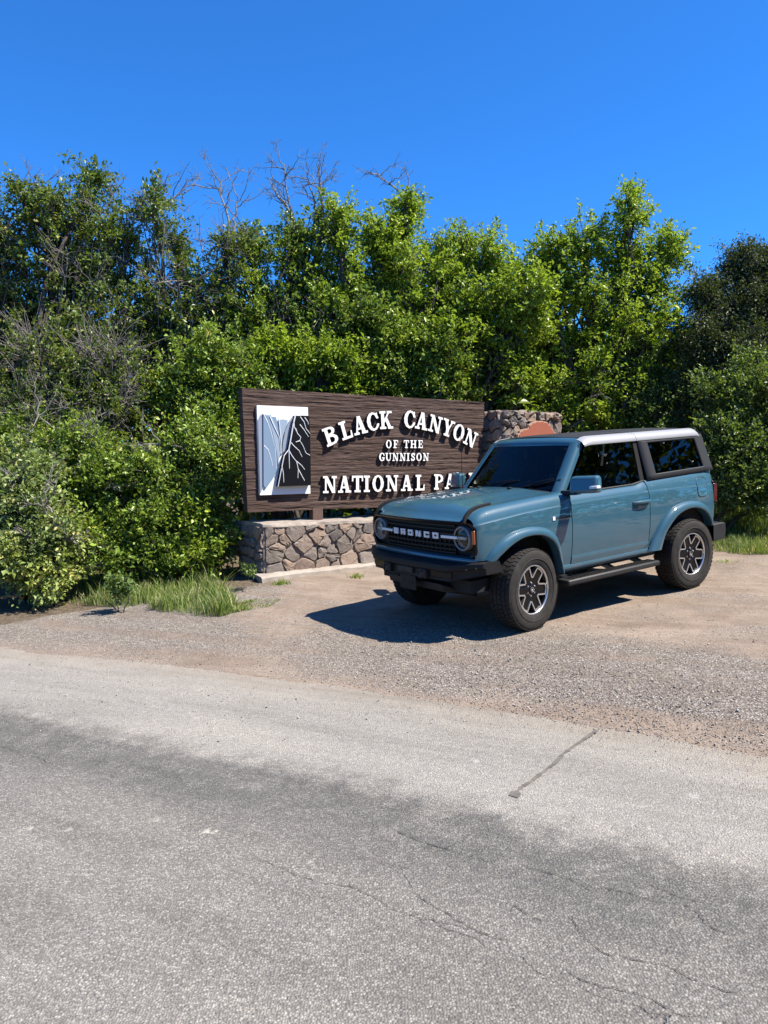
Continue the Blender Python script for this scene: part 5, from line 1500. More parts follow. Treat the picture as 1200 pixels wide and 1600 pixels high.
def make_bark(name, a, b):
    m = Mat(name); v = m.coords(); n = m.noise(v, 22, 6, 0.7)
    m.base(m.ramp(n, [(0.35, a), (0.7, b)])).set(Roughness=0.9); m.b.inputs['Specular IOR Level'].default_value = 0.2
    m.bump(n, 0.6, 0.01); return m.m
MAT['bark'] = make_bark('oak_bark', (0.065, 0.055, 0.047), (0.17, 0.15, 0.13))
MAT['deadwood'] = make_bark('grey_dead_wood', (0.16, 0.145, 0.13), (0.36, 0.335, 0.31))

def leaf_mesh(P, D, size, rng, aspect=0.5, upbias=0.55):
    """P (n,3) bases, D (n,3) directions -> folded pointed leaves, 4 triangles each"""
    n = len(P)
    D = D / (np.linalg.norm(D, axis=1, keepdims=True) + 1e-9)
    nv = rng.normal(size=(n, 3)); nv[:, 2] += upbias * 3
    nv -= D * (nv * D).sum(1, keepdims=True); nv /= np.linalg.norm(nv, axis=1, keepdims=True) + 1e-9
    S = np.cross(D, nv)
    L = (size * np.clip(np.exp(rng.normal(size=n)*0.32), 0.45, 1.75))[:, None]; Wd = L * aspect * rng.uniform(0.8, 1.2, (n, 1))
    cup = rng.uniform(0.10, 0.45, (n, 1)); drop = rng.uniform(-0.3, 0.1, (n, 1))
    tip = P + D*L + nv*L*drop
    l1 = P + D*L*0.52 + S*Wd*0.5 + nv*Wd*cup; r1 = P + D*L*0.52 - S*Wd*0.5 + nv*Wd*cup
    V = np.stack([P, r1, tip, l1], 1).reshape(-1, 3)
    k = np.arange(n)[:, None] * 4
    F = np.concatenate([k + np.array([[0, 1, 2]]), k + np.array([[0, 2, 3]])], 0)
    return V, F

class Wood:
    def __init__(s): s.V = []; s.F = []; s.n = 0
    def branch(s, pts, r0, r1, k):
        pts = np.asarray(pts, float); n = len(pts)
        T = np.gradient(pts, axis=0); T /= np.linalg.norm(T, axis=1, keepdims=True) + 1e-9
        ref = np.array([0.31, 0.87, 0.2]); U = np.cross(T, ref); U /= np.linalg.norm(U, axis=1, keepdims=True) + 1e-9
        Wv = np.cross(T, U); a = np.arange(k) * 2*np.pi/k
        R = np.linspace(r0, r1, n)[:, None, None]
        V = pts[:, None, :] + R * (np.cos(a)[None, :, None]*U[:, None, :] + np.sin(a)[None, :, None]*Wv[:, None, :])
        idx = s.n + np.arange(n*k).reshape(n, k); nx = np.roll(idx, -1, 1)
        F = np.stack([idx[:-1], nx[:-1], nx[1:], idx[1:]], -1).reshape(-1, 4)
        s.V.append(V.reshape(-1, 3)); s.F.append(F); s.n += n*k
    def build(s, name, mat, parent):
        return fast_mesh(name, np.concatenate(s.V), np.concatenate(s.F), mat, parent, True)

def crooked(p0, p1, n, amp, rng, sag=0.0):
    t = np.linspace(0, 1, n)[:, None]; L = np.linalg.norm(p1 - p0)
    w = rng.normal(size=(n, 3)) * amp * L; w[0] = 0; w[-1] = 0
    w = np.cumsum(w, 0) * 0.55; w -= t * w[-1]
    P = p0 + (p1 - p0)*t + w; P[:, 2] += sag * L * np.sin(np.pi * t[:, 0]); return P

def plant(name, base, lobes, label, cat, leafmat='oak', barkmat='bark', seed=1, trunk=0.09, stems=2, leaf=0.066, per=24, sub_r=0.30, group=None, dead=0.0,
          dead_tips=(), fork=0.45, aspect=0.52, shell=0.6, twig=0.006, leafscatter=0.13, spread=0.25):
    """multi-stemmed woody plant. lobes: (centre, radii, number of leaf clusters, share of bare clusters)"""
    rng = np.random.default_rng(seed)
    base = np.array(base, float)
    root = empty(name, Matrix.Translation(Vector(base)))
    tag(root, label, cat, group)
    wood = Wood(); deadw = Wood(); TP = []; TD = []
    C = np.array([l[0] for l in lobes], float) - base
    cen = C.mean(0)
    stem_pts = []
    for s in range(stems):
        a = rng.uniform(0, 2*np.pi); b = np.array([np.cos(a), np.sin(a), 0]) * rng.uniform(0.03, spread)
        b[2] = -0.12
        tgt = cen * np.array([1, 1, fork]) + np.array([rng.normal()*0.25, rng.normal()*0.25, 0])
        P = crooked(b, tgt, 7, 0.07, rng); wood.branch(P, trunk*rng.uniform(0.75, 1.1), trunk*0.6, 7); stem_pts.append(P)
    for li, l in enumerate(lobes):
        c = C[li]; rad = np.array(l[1], float); ncl = int(l[2]*1.75); bare = l[3] if len(l) > 3 else dead
        stem = stem_pts[li % stems]
        j = rng.integers(3, 7); p0 = stem[j]
        limb = crooked(p0, c + np.array([0, 0, 0.15])*rad, 8, 0.07, rng, 0.04)
        wood.branch(limb, trunk*0.55, trunk*0.22, 6)
        nsub = max(2, ncl // 9)
        for q in range(nsub):
            d = rng.normal(size=3); d /= np.linalg.norm(d)
            rr = (shell + (1-shell)*rng.random()) if rng.random() < 0.8 else rng.random()**0.5
            sc = c + d * np.maximum(rad*0.95 - 0.30, 0.12) * rr
            if sc[2] < 0.25: sc[2] = 0.25 + 0.2*rng.random()
            t0 = limb[rng.integers(3, 8)] if rng.random() < 0.75 else limb[rng.integers(1, 5)]
            br = crooked(t0, sc, 7, 0.08, rng, 0.05)
            isb = rng.random() < bare
            (deadw if isb else wood).branch(br, trunk*0.17, twig*1.5, 4)
            k = max(3, int(ncl/nsub + rng.normal()*2))
            for w in range(k):
                e = rng.normal(size=3); e /= np.linalg.norm(e); e += 0.45*d + np.array([0, 0, 0.25])
                s0 = br[rng.integers(3, 7)]
                tip = s0 + e * sub_r * rng.uniform(0.5, 1.25)
                if tip[2] < 0.08: tip[2] = 0.08 + 0.1*rng.random()
                if isb:
                    tw = crooked(s0, tip + e*0.1, 5, 0.12, rng); deadw.branch(tw, twig*0.9, twig*0.35, 3)
                    if w % 2 == 0:
                        e2 = rng.normal(size=3)*0.5 + e; e2 /= np.linalg.norm(e2)
                        deadw.branch(crooked(tw[2], tw[2] + e2*sub_r*0.7, 4, 0.12, rng), twig*0.6, twig*0.3, 3)
                    continue
                tw = crooked(s0, tip, 4, 0.10, rng); wood.branch(tw, twig, twig*0.4, 3)
                dirv = tw[-1] - tw[-2]; dirv /= np.linalg.norm(dirv) + 1e-9
                m = max(3, int(per * rng.uniform(0.7, 1.35)))
                tt = rng.random(m)**0.6
                pos = tw[1] + (tw[-1] - tw[1])*tt[:, None] + rng.normal(size=(m, 3))*leafscatter*0.35
                dd = dirv*0.7 + rng.normal(size=(m, 3))*0.75; dd[:, 2] -= 0.05
                TP.append(pos); TD.append(dd)
    for (tp, spread_, count, L) in dead_tips:
        # bare crooked branches that stick out of the crown
        p = np.array(tp, float) - base
        src = C[np.argmin(((C - p)**2).sum(1))]
        mainb = crooked(src, p, 9, 0.06, rng, 0.03); deadw.branch(mainb, 0.030, 0.007, 5)
        for q in range(count):
            s0 = mainb[rng.integers(3, 9)]; e = rng.normal(size=3)*np.array([1, 0.7, 0.6]) + np.array([0, 0, 0.7]); e /= np.linalg.norm(e)
            b2 = crooked(s0, s0 + e*L*rng.uniform(0.5, 1.1), 7, 0.09, rng); deadw.branch(b2, 0.011, 0.004, 4)
            for u in range(5):
                s1 = b2[rng.integers(2, 7)]; e2 = rng.normal(size=3)*0.7 + e; e2 /= np.linalg.norm(e2)
                b3 = crooked(s1, s1 + e2*L*0.4*rng.uniform(0.4, 1.1), 5, 0.12, rng); deadw.branch(b3, 0.0055, 0.0025, 3)
                for y in range(2):
                    s2 = b3[rng.integers(1, 5)]; e3 = rng.normal(size=3)*0.8 + e2; e3 /= np.linalg.norm(e3)
                    deadw.branch(crooked(s2, s2 + e3*L*0.17, 4, 0.12, rng), 0.004, 0.002, 3)
    wood.build('trunk', MAT[barkmat], root)
    if deadw.n: deadw.build('bare_branches', MAT['deadwood'], root)['kind'] = 'stuff'
    V, F = leaf_mesh(np.concatenate(TP), np.concatenate(TD), leaf, rng, aspect)
    fast_mesh('crown', V, F, MAT[leafmat], root)
    return root

def gp(x, y, dz=0.0): return (x, y, gplane(x, y) + dz)
def L_(px, py, Y, rx, ry, rz, n, bare=0.0): return (tuple(at(px, py, Y)), (rx, ry, rz), n, bare)
def root_at(px, Y): p = at(px, 800, Y); return gp(p.x, Y)

# skyline of the leafy crowns in the photograph (x, y of the top)
SKYX = [-120,0,60,90,140,175,200,240,290,340,390,420,460,500,530,570,590,650,690,720,750,800,840,870,900,940,975,1010,1050,1062]
SKYY = [250,258,272,236,240,275,292,310,312,335,340,296,290,305,308,322,304,290,318,354,366,372,368,354,330,306,290,308,348,400]
def crown_lobes(x0, x1, Y, bottom, seed, n=74, bare=(0.1, 0.1), r=0.64, dx=60, dy=68):
    rng = random.Random(seed); out = []
    x = x0 + dx*0.3; colno = 0
    while x < x1:
        top = interp(x, SKYX, SKYY); y = top + (0.72*r*1202/Y if colno % 2 == 0 else 0.72*r*1202/Y + dy*0.42); row = 0; colno += 1
        while y < bottom:
            k = rng.uniform(0.85, 1.2) * (0.85 if row == 0 else 1.08)
            out.append(L_(x + rng.uniform(-16, 16), y + rng.uniform(-8, 8), Y + rng.uniform(-0.55, 0.45) - 0.12*row, r*k*(1.05 if row == 0 else 1.40), r*k*1.15, r*k*(0.92 if row == 0 else 1.05), int(n*(0.95 if row == 0 else 1.0)), bare[0] if row < 2 else bare[1]))
            y += dy*rng.uniform(0.85, 1.15); row += 1
        x += dx*rng.uniform(0.85, 1.12)
    return out
# tall oaks of the back row, left to right
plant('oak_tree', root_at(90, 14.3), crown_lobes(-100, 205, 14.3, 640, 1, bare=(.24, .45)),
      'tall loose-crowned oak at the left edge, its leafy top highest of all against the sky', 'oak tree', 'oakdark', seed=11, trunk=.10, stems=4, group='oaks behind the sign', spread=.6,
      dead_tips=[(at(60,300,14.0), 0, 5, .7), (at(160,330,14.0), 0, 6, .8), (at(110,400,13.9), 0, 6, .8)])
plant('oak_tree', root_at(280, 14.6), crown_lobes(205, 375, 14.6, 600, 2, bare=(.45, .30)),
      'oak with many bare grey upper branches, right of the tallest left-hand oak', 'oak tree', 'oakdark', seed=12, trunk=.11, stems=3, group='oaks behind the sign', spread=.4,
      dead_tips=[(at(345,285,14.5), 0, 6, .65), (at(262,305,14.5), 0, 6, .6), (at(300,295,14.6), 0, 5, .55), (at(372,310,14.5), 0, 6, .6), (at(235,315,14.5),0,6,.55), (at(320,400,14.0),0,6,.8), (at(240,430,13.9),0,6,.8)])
plant('oak_tree', root_at(445, 14.8), crown_lobes(372, 530, 14.8, 600, 3, bare=(.25, .28)),
      'oak with a fan of bare twigs rising from its top above the sign', 'oak tree', 'oak', seed=13, trunk=.12, stems=3, group='oaks behind the sign', spread=.4,
      dead_tips=[(at(445,266,14.7), 0, 7, .55), (at(500,285,14.7), 0, 8, .6), (at(420,280,14.7), 0, 5, .5), (at(480,280,14.8),0,6,.5)])
plant('oak_tree', root_at(620, 15.0), crown_lobes(515, 760, 15.0, 600, 4, n=86, bare=(.03, .14)),
      'bright green rounded oak standing highest behind the middle of the sign', 'oak tree', 'oakbright', seed=14, trunk=.12, stems=3, group='oaks behind the sign', spread=.4,
      dead_tips=[(at(594,275,15), 0, 5, .5), (at(640,285,15.2), 0, 4, .4), (at(720,362,15.2), 0, 6, .45)])
plant('oak_tree', root_at(780, 15.0), crown_lobes(695, 880, 14.8, 640, 5, n=86, bare=(.02, .10)),
      'fresh green oak with a low dome-shaped crown between the sign and the pillar', 'oak tree', 'oakbright', seed=15, trunk=.10, stems=3, group='oaks behind the sign', spread=.4)
plant('oak_tree', root_at(950, 15.2), crown_lobes(835, 1045, 15.2, 690, 6, n=80, bare=(.03, .08)),
      'tall oak with a leaning pointed crown standing out against the sky at right', 'oak tree', 'oakbright', seed=16, trunk=.12, stems=3, group='oaks behind the sign', spread=.4,
      dead_tips=[(at(1060,425,15), 0, 4, .4), (at(1066,465,15),0,4,.4)])
# dark juniper on the right edge
plant('juniper_tree', root_at(1165, 14.6), [L_(1158,410,14.6,.6,.6,.55,150), L_(1192,405,14.7,.6,.5,.5,120), L_(1108,462,14.4,.65,.6,.55,190), L_(1170,470,14.4,.9,.8,.7,260), L_(1090,530,14.2,.7,.7,.7,230), L_(1150,550,14,1.0,.9,.8,320), L_(1225,470,14.4,.9,.8,1.2,280), L_(1110,640,13.8,.8,.7,.9,270), L_(1200,620,13.7,1.0,.8,.9,280), L_(1080,600,14.2,.6,.6,.7,150)],
      'dark dense juniper tree at the right edge of the picture', 'juniper tree', 'juniper', seed=17, trunk=.13, stems=2, leaf=.05, per=26, sub_r=.24, aspect=.42, leafscatter=.16)
# middle storey behind the sign and the pillar
mid = [
 ('oak_shrub', 330, 13.4, [L_(330,560,13.4,.9,.8,.7,200,.1), L_(390,590,13.2,.6,.7,.6,120,.05), L_(270,600,13.2,.8,.8,.7,180,.12), L_(330,660,13,.8,.8,.7,170,.05)], 'green oak shrub just left of the sign, level with its top', 'oak', 21),
 ('oak_shrub', 460, 13.6, [L_(450,560,13.6,.9,.7,.6,200,.05), L_(520,560,13.6,.8,.7,.5,170,.05), L_(400,600,13.4,.6,.6,.5,110,.05), L_(560,600,13.8,.8,.6,.5,140,.05), L_(480,640,13.6,.9,.6,.6,120,.05)], 'bright oak shrub showing above the left half of the sign', 'oakbright', 22),
 ('oak_shrub', 640, 14.0, [L_(600,520,14.0,.8,.7,.7,180,.1), L_(660,540,14,.8,.7,.6,180,.1), L_(700,590,13.9,.7,.6,.6,150,.1), L_(620,600,14,.8,.6,.5,150,.1), L_(560,490,14.2,.7,.7,.6,130,.25)], 'shaded oak shrub showing above the right half of the sign', 'oak', 23),
 ('oak_shrub', 800, 15.4, [L_(800,585,15.3,.9,.6,.75,190,.12), L_(750,620,15.2,.7,.5,.65,120,.15), L_(850,610,15.3,.9,.6,.75,190,.1), L_(870,560,15.3,.8,.6,.65,150,.1)], 'dull green oak shrub rising behind the stone pillar', 'oakdark', 24),
 ('leafy_shrub', 970, 14.8, [L_(930,620,15.0,.85,.6,.75,220,.03), L_(1000,600,14.7,.85,.7,.75,220,.03), L_(960,560,15,.85,.7,.65,180,.03), L_(1040,640,14.2,.75,.7,.85,200,.05), L_(905,660,15.0,.6,.5,.6,120,.05), L_(1000,690,14.4,.8,.6,.7,150)], 'small-leaved olive green shrub behind the car roof', 'shrubdark', 25),
 ('leafy_shrub', 1110, 12.8, [L_(1130,620,12.9,.6,.7,.7,170,.05), L_(1180,600,12.9,.7,.7,.8,190,.03), L_(1120,700,12.6,.6,.6,.7,170,.08), L_(1190,700,12.5,.7,.7,.8,190,.05), L_(1230,650,12.7,.7,.7,1,180), L_(1140,765,12.3,.6,.5,.5,150,.05), L_(1200,770,12.2,.7,.5,.5,170,.05), L_(1100,730,12.8,.5,.5,.5,100,.05)], 'grey-green shrub behind the rear of the car, below the juniper', 'shrubdark', 26),
]
for nm, px, Y, lobes, lab, lm, sd in mid:
    small = nm == 'leafy_shrub'
    plant(nm, root_at(px, Y), lobes, lab, 'shrub', lm, seed=sd, trunk=.05, stems=4, group='shrubs of the middle storey', leaf=.050 if small else .070, per=22 if small else 18, spread=.5)
# left: dead tangle, green shrubs and the pale shrub by the road
plant('bare_shrub', root_at(110, 12.9), [L_(60,560,12.9,.9,.8,.6,150,.72), L_(150,560,12.8,.8,.8,.7,160,.68), L_(110,640,12.5,.9,.8,.6,150,.62), L_(20,640,12.6,.8,.8,.7,140,.6), L_(190,620,12.6,.7,.7,.6,120,.6)],
      'tangle of grey leafless branches in the shade at far left', 'shrub', 'oakdark', seed=31, trunk=.05, stems=5, spread=.7, sub_r=.45, twig=.008)
plant('green_shrub', root_at(300, 11.9), [L_(300,700,11.8,.75,.7,.6,220,.04), L_(350,730,11.6,.5,.6,.7,150,.04), L_(240,740,11.4,.7,.7,.6,200,.04), L_(310,800,11.2,.7,.6,.5,180,.03), L_(230,820,11.0,.6,.5,.45,140,.03), L_(340,850,11.1,.45,.4,.35,80,.03), L_(250,885,10.75,.6,.35,.3,110,.03), L_(320,890,10.9,.5,.35,.28,90,.03), L_(190,890,10.7,.5,.3,.28,80,.03)],
      'dense dark green shrub at the left end of the stone wall', 'shrub', 'oak', seed=32, trunk=.04, stems=6, leaf=.062, per=18, spread=.6,
      dead_tips=[(at(250,690,11.2), 0, 5, .5), (at(330,690,11.3), 0, 4, .4), (at(200,760,10.9), 0, 5, .4)])
plant('green_shrub', root_at(120, 11.9), [L_(120,700,11.7,.8,.7,.6,210,.08), L_(40,690,11.8,.8,.7,.7,200,.08), L_(180,760,11.2,.7,.6,.6,190,.04), L_(90,770,11.2,.7,.6,.6,180,.06), L_(-40,720,11.5,.8,.8,.9,180,.05), L_(160,840,10.8,.6,.5,.4,120,.05)],
      'broad leafy shrub behind the pale shrub at the left roadside', 'shrub', 'oak', seed=33, trunk=.04, stems=6, leaf=.062, per=17, spread=.7,
      dead_tips=[(at(60,650,11.3), 0, 6, .6), (at(150,680,11.2), 0, 6, .6), (at(110,740,10.9), 0, 5, .4)])
plant('pale_shrub', root_at(45, 10.6), [L_(30,790,10.4,.6,.5,.5,170,.05), L_(85,840,10.2,.5,.45,.45,150,.06), L_(20,880,10.0,.65,.45,.45,190,.04), L_(70,915,9.95,.4,.3,.25,90,.04), L_(-40,820,10.4,.6,.6,.8,150,.04), L_(110,885,10.3,.4,.35,.30,80,.08), L_(50,740,10.7,.5,.5,.4,100,.06)],
      'pale-leaved shrub at the left edge beside the road', 'shrub', 'service', seed=34, trunk=.03, stems=7, leaf=.056, per=18, spread=.5, aspect=.6,
      dead_tips=[(at(70,770,10.0), 0, 5, .4), (at(15,750,10.1), 0, 5, .4), (at(120,850,9.95),0,4,.35), (at(50,850,9.85),0,5,.3)])

# thicket that closes the view behind the rows
def backdrop():
    rng = np.random.default_rng(77); P = []; D = []
    xs = np.linspace(-22, 26, 120); wd = Wood()
    for x in xs:
        y = 18.0 + rng.normal()*1.1 + 0.05*abs(x); h = 3.7 + rng.normal()*0.3 + (1.2 if x < 2 else 0.0)
        z0 = gplane(x, y)
        wd.branch(crooked(np.array([x, y, z0-0.1]), np.array([x+rng.normal()*.4, y, z0+h*0.9]), 6, .07, rng), .05, .015, 4)
        n = 900
        c = np.stack([x + rng.normal(size=n)*0.75, y + rng.normal(size=n)*0.8, z0 + h*rng.random(n)**0.75 + rng.normal(size=n)*.12], 1)
        P.append(c); D.append(rng.normal(size=(n, 3)))
    V, F = leaf_mesh(np.concatenate(P), np.concatenate(D), 0.22, rng, 0.6)
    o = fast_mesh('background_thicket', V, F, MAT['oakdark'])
    tag(o, 'dark thicket of scrub oak closing the view behind the trees', 'thicket', kind='stuff')
    s = wd.build('stems', MAT['bark'], o); s['kind'] = 'stuff'
backdrop()

# woodland on the other side of the road, behind the camera: seen in the windows and the paint
def opposite():
    rng = np.random.default_rng(78); P = []; D = []
    line = [(13.5, 16), (14.5, 10), (15, 4), (16, -1)] ; spots = spline(line, 15)
    spots += [(-28 + i*1.25, -10.5 - 0.004*(i-20)**2) for i in range(40)]
    for x, y in spots:
        x += rng.normal()*.5; y += rng.normal()*.8; h = 6.6 + rng.normal()*0.9
        if -2.0 < road_d(x, y) < 9.5 and y > -9: continue
        z0 = gplane(x, y); n = 700
        P.append(np.stack([x + rng.normal(size=n)*0.95, y + rng.normal(size=n)*0.9, z0 + h*rng.random(n)**0.8], 1)); D.append(rng.normal(size=(n, 3)))
    V, F = leaf_mesh(np.concatenate(P), np.concatenate(D), 0.30, rng, 0.6)
    tag(fast_mesh('roadside_woodland', V, F, MAT['oakdark']), 'scrub woodland across the road, mirrored in the car windows', 'woodland', kind='stuff')
opposite()

# ---- grass
def grass(name, n, area, hmin, hmax, label, mat='grass', seed=1, lean=0.5, w=0.006):
    rng = np.random.default_rng(seed); pts = []
    while len(pts) < n:
        p = area(rng)
        if p is not None: pts.append(p)
    P = np.array(pts); n = len(P)
    z = np.array([gplane(a, b) for a, b in P[:, :2]]) - 0.01
    h = rng.uniform(hmin, hmax, n) * P[:, 2] * rng.uniform(0.4, 1.15, n)
    a = rng.uniform(0, 2*np.pi, n); ln = rng.uniform(0.1, lean, n) * h
    dx, dy = np.cos(a), np.sin(a); b = rng.uniform(0, 2*np.pi, n); sx, sy = np.cos(b)*w, np.sin(b)*w
    B = np.stack([P[:, 0], P[:, 1], z], 1)
    v = [B + np.stack([sx, sy, 0*sx], 1), B - np.stack([sx, sy, 0*sx], 1)]
    for t, k in ((0.5, 0.8), (0.8, 0.5)):
        c = B + np.stack([dx*ln*t*t, dy*ln*t*t, h*t], 1)
        v += [c + np.stack([sx, sy, 0*sx], 1)*k, c - np.stack([sx, sy, 0*sx], 1)*k]
    v.append(B + np.stack([dx*ln, dy*ln, h*0.97], 1))
    V = np.stack(v, 1).reshape(-1, 3); k = np.arange(n)[:, None]*7
    F = np.concatenate([k + np.array([f]) for f in ([0,1,3],[0,3,2],[2,3,5],[2,5,4],[4,5,6])])
    o = fast_mesh(name, V, F, MAT[mat]); tag(o, label, 'grass', kind='stuff'); return o
def poly_area_fn(px_pts, scale_fn):
    Q = [ground_hit(*p) for p in px_pts]; xs = [q.x for q in Q]; ys = [q.y for q in Q]
    def inside(x, y):
        c = False; j = len(Q)-1
        for i in range(len(Q)):
            if (Q[i].y > y) != (Q[j].y > y) and x < (Q[j].x-Q[i].x)*(y-Q[i].y)/(Q[j].y-Q[i].y)+Q[i].x: c = not c
            j = i
        return c
    def f(rng):
        x, y = rng.uniform(min(xs), max(xs)), rng.uniform(min(ys), max(ys))
        if not inside(x, y): return None
        nz = 0.5 + noise.noise(Vector((x*2.3, y*2.3, 0)))*0.9
        if rng.random() > nz + 0.35: return None
        return (x, y, scale_fn(x, y) * (0.35 + 0.9*max(0, nz)**1.3))
    return f
def ground_hit(px, py):
    d = ray(px, py); C = Vector((0, 0, CAM_Z)); t = 5.0
    for i in range(60):
        p = C + d*t; e = p.z - gplane(p.x, p.y); t -= e / (d.z - GB*d.x - GC*d.y)
    return C + d*t
one = lambda x, y: 1.0
grass('grass', 5200, poly_area_fn([(205,925),(240,955),(300,963),(345,962),(372,950),(350,925),(310,905),(260,898),(215,905)], one), .13, .32, 'tuft of long bright green grass left of the stone wall', seed=1, lean=.8, w=.0045)
grass('grass', 2600, poly_area_fn([(100,925),(110,945),(200,950),(235,940),(210,905),(150,905)], one), .12, .32, 'yellow-green grass under the shrubs by the road at left', seed=2, lean=.7, w=.0045)
grass('grass', 1500, poly_area_fn([(345,962),(372,955),(420,948),(440,938),(400,935),(370,945)], one), .03, .09, 'thin short grass creeping over the gravel', seed=3, lean=.9, w=.004)
grass('grass', 7500, poly_area_fn([(1118,862),(1160,866),(1300,868),(1300,838),(1110,838)], one), .06, .22, 'short weedy grass at the right behind the car', seed=4, lean=.7, w=.005)
grass('grass', 6500, poly_area_fn([(1110,838),(1300,840),(1300,800),(1110,812)], one), .25, .62, 'tall green grass below the shrubs at right', seed=5, lean=.5, w=.006)
def tuft(px, py, n, r, h, label, seed, lean=.9):
    p = ground_hit(px, py)
    rng0 = np.random.default_rng(seed)
    o = grass('grass_tuft', n, lambda rng: (p.x + rng.normal()*r, p.y + rng.normal()*r, 1.0), h*.5, h, label, seed=seed, lean=lean, w=.0045)
    del o['kind']; o['category'] = 'grass tuft'
tuft(557, 902, 90, .05, .10, 'tiny grass tuft in front of the middle of the wall footing', 41)
tuft(440, 912, 120, .06, .10, 'straw-green grass tuft at the wall footing', 42)
tuft(1131, 879, 130, .09, .06, 'low green weed on the dirt right of the rear wheel', 43, 1.6)
plant('weed', tuple(ground_hit(386, 922)), [(tuple(ground_hit(386, 922) + Vector((0, 0, .12))), (.12, .10, .10), 26, 0)], 'dark leafy weed at the broken corner of the footing', 'weed', 'shrubdark', seed=51, trunk=.006, stems=3, leaf=.04, per=6, sub_r=.07, spread=.05, twig=.002, leafscatter=.04)
plant('weed', tuple(ground_hit(190, 955)), [(tuple(ground_hit(190, 955) + Vector((0, 0, .22))), (.18, .12, .18), 36, 0), (tuple(ground_hit(196, 955) + Vector((0, 0, .42))), (.14, .10, .12), 26, 0)], 'upright dark-leaved weed among the roadside grass at left', 'weed', 'shrubdark', seed=52, trunk=.010, stems=3, leaf=.05, per=7, sub_r=.10, spread=.08, twig=.003, leafscatter=.05)

# ---- open cracks in the old asphalt, where the photograph shows them
def cracks():
    rg = random.Random(12)
    for pts in ([(400,1343),(440,1362),(495,1382),(545,1390),(585,1408),(620,1428),(660,1440),(715,1452),(768,1468)], [(640,1400),(685,1425),(725,1449),(765,1467),(800,1475)],
                [(795,1415),(825,1434),(855,1447)], [(895,1435),(900,1455),(920,1477),(945,1495),(967,1505)], [(940,1392),(980,1400),(1015,1412),(1045,1417)], [(1065,1415),(1090,1432),(1107,1452),(1150,1470)],
                [(967,1502),(1030,1512),(1070,1530),(1105,1545),(1160,1562)], [(880,1520),(930,1545),(1000,1560),(1060,1590)], [(610,1300),(660,1320),(720,1338),(770,1352)], [(820,1360),(880,1375),(930,1398)], [(0,1170),(50,1185),(95,1203)], [(905,1290),(980,1305),(1030,1330)] if False else [(1010,1385),(1060,1405),(1120,1420)]):
        Q = [ground_hit(*p) for p in pts]; P = spline([(q.x, q.y) for q in Q], len(pts)*7); V = []
        n = len(P)
        for i, p in enumerate(P):
            a = P[max(0, i-1)]; b = P[min(n-1, i+1)]; tx, ty = b[0]-a[0], b[1]-a[1]; L = math.hypot(tx, ty) + 1e-9
            w = (0.0007 + 0.0018*rg.random()**2) * min(1, i/3 + 0.1, (n-1-i)/3 + 0.1); jx = rg.uniform(-.006, .006)
            for sg_ in (-1, 1):
                x, y = p[0] - ty/L*(jx + sg_*w), p[1] + tx/L*(jx + sg_*w); V.append((x, y, gplane(x, y) + 0.0165))
        mk('crack', V, [(2*i, 2*i+1, 2*i+3, 2*i+2) for i in range(n-1)], MAT['crackdark'], bpy.data.objects['road'])
MAT['crackdark'] = plain('crack_shadow', (0.075, 0.068, 0.062), 0.95, spec=0.0)
cracks()

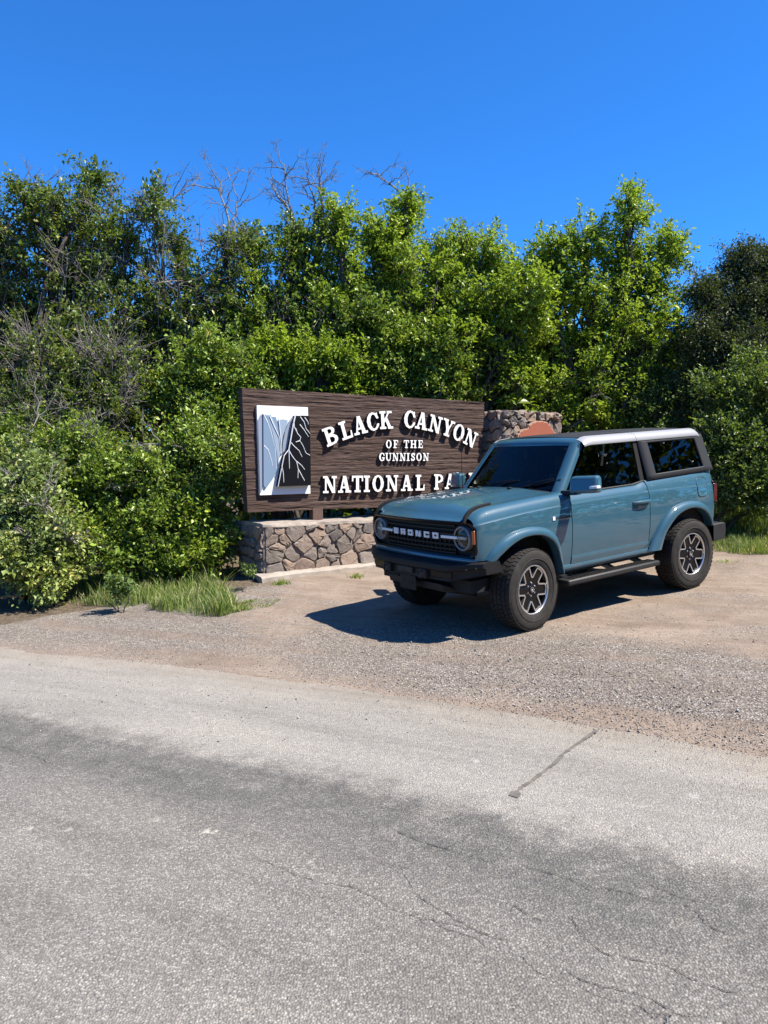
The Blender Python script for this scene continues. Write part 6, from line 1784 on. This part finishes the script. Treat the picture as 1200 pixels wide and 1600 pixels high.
# ---- loose gravel
def gravel():
    rng = np.random.default_rng(9)
    N = 80000
    # sample along the asphalt edge, offset away from the road
    i = rng.integers(0, len(E_A), N*2)
    keep = (E_A[i, 0] > -6.5) & (E_A[i, 0] < 5.5); i = i[keep][:N]
    off = np.abs(rng.normal(0.75, 0.85, len(i))) - 0.25
    off = np.where(off < 0.05, np.where(rng.random(len(i)) < 0.55, 0.05 + np.abs(rng.normal(size=len(i)))*0.5, -0.55*rng.random(len(i))**1.6), off)
    P = E_A[i] - E_N[i]*off[:, None] + rng.normal(size=(len(i), 2))*0.08
    # denser and coarser on the right
    pr = np.clip(0.25 + (P[:, 0] + 1.0)*0.28, 0.18, 1.0)
    k = rng.random(len(P)) < pr; P = P[k]; off = off[k]
    # extra spread round the car
    M = 5200; Q = np.stack([rng.uniform(-3.5, 5.5, M), rng.uniform(5.0, 10.2, M)], 1)
    P = np.concatenate([P, Q]); off = np.concatenate([off, np.full(M, 9.0)])
    n = len(P)
    sz = rng.uniform(0.0025, 0.0065, n) * np.where(off < 0.0, 0.55, 1.0) * np.where(rng.random(n) < 0.05, 1.9, 1.0) * np.where(off > 5, 0.9, 1.0)
    z = np.empty(n)
    for j in range(n):
        x, y = P[j]; o_ = off[j]
        zz = gplane(x, y)
        if o_ > 5: o_ = -road_d(x, y)
        if o_ > 0:
            kk = min(1, o_/0.8); zz += kk*(0.020*fbm(x, y, 0.9) + 0.007*fbm(x, y, 4.0)) + 0.035*math.exp(-((o_-0.75)/0.42)**2)*max(0, min(1, (x+0.6)/1.6))
        else: zz += 0.013
        z[j] = zz
    octa = np.array([(1,0,0),(0,1,0),(-1,0,0),(0,-1,0),(0,0,1),(0,0,-1)], float)
    fo = np.array([(0,1,4),(1,2,4),(2,3,4),(3,0,4),(1,0,5),(2,1,5),(3,2,5),(0,3,5)])
    S = octa[None] * rng.uniform(0.6, 1.4, (n, 6, 1)) * sz[:, None, None] * np.array([1, 1, 0.72])
    a = rng.uniform(0, 2*np.pi, n); c, s = np.cos(a)[:, None], np.sin(a)[:, None]
    X = S[:, :, 0]*c - S[:, :, 1]*s; Y = S[:, :, 0]*s + S[:, :, 1]*c
    V = np.stack([X + P[:, :1], Y + P[:, 1:2], S[:, :, 2] + (z + sz*0.35)[:, None]], 2).reshape(-1, 3)
    F = (fo[None] + (np.arange(n)*6)[:, None, None]).reshape(-1, 3)
    m = Mat('gravel_stones'); geo = m.n('ShaderNodeNewGeometry')
    m.base(m.ramp(geo.outputs['Random Per Island'], [(0, (0.16, 0.138, 0.12)), (0.3, (0.28, 0.245, 0.212)), (0.65, (0.40, 0.352, 0.305)), (0.9, (0.52, 0.465, 0.405)), (1, (0.66, 0.61, 0.55))])).set(Roughness=0.9)
    tag(fast_mesh('gravel', V, F, m.m), 'loose grey gravel strewn along the edge of the asphalt', 'gravel', kind='stuff')
gravel()

# ------------------------------------------------------------------ overall albedo calibration (real-world values are darker than they look in sunlight)
KEEP = {'white_letter_paint', 'machined_silver', 'satin_chrome', 'white_badge', 'off_white_line_paint', 'lamp_reflector'}
LEAFY = ('leaves', 'foliage', 'blades')
for m in bpy.data.materials:
    if not m.use_nodes or m.name in KEEP: continue
    k = 1.08 if any(w in m.name for w in LEAFY) else 0.71
    nt = m.node_tree
    for b in [n for n in nt.nodes if n.type in ('BSDF_PRINCIPLED', 'BSDF_TRANSLUCENT')]:
        s = b.inputs[0]
        if s.is_linked:
            src = s.links[0].from_socket
            mx = nt.nodes.new('ShaderNodeMix'); mx.data_type = 'RGBA'; mx.blend_type = 'MULTIPLY'; mx.inputs[0].default_value = 1.0
            mx.inputs[7].default_value = (k, k, k, 1); nt.links.new(src, mx.inputs[6]); nt.links.new(mx.outputs[2], s)
        else:
            c = s.default_value; s.default_value = (c[0]*k, c[1]*k, c[2]*k, 1)
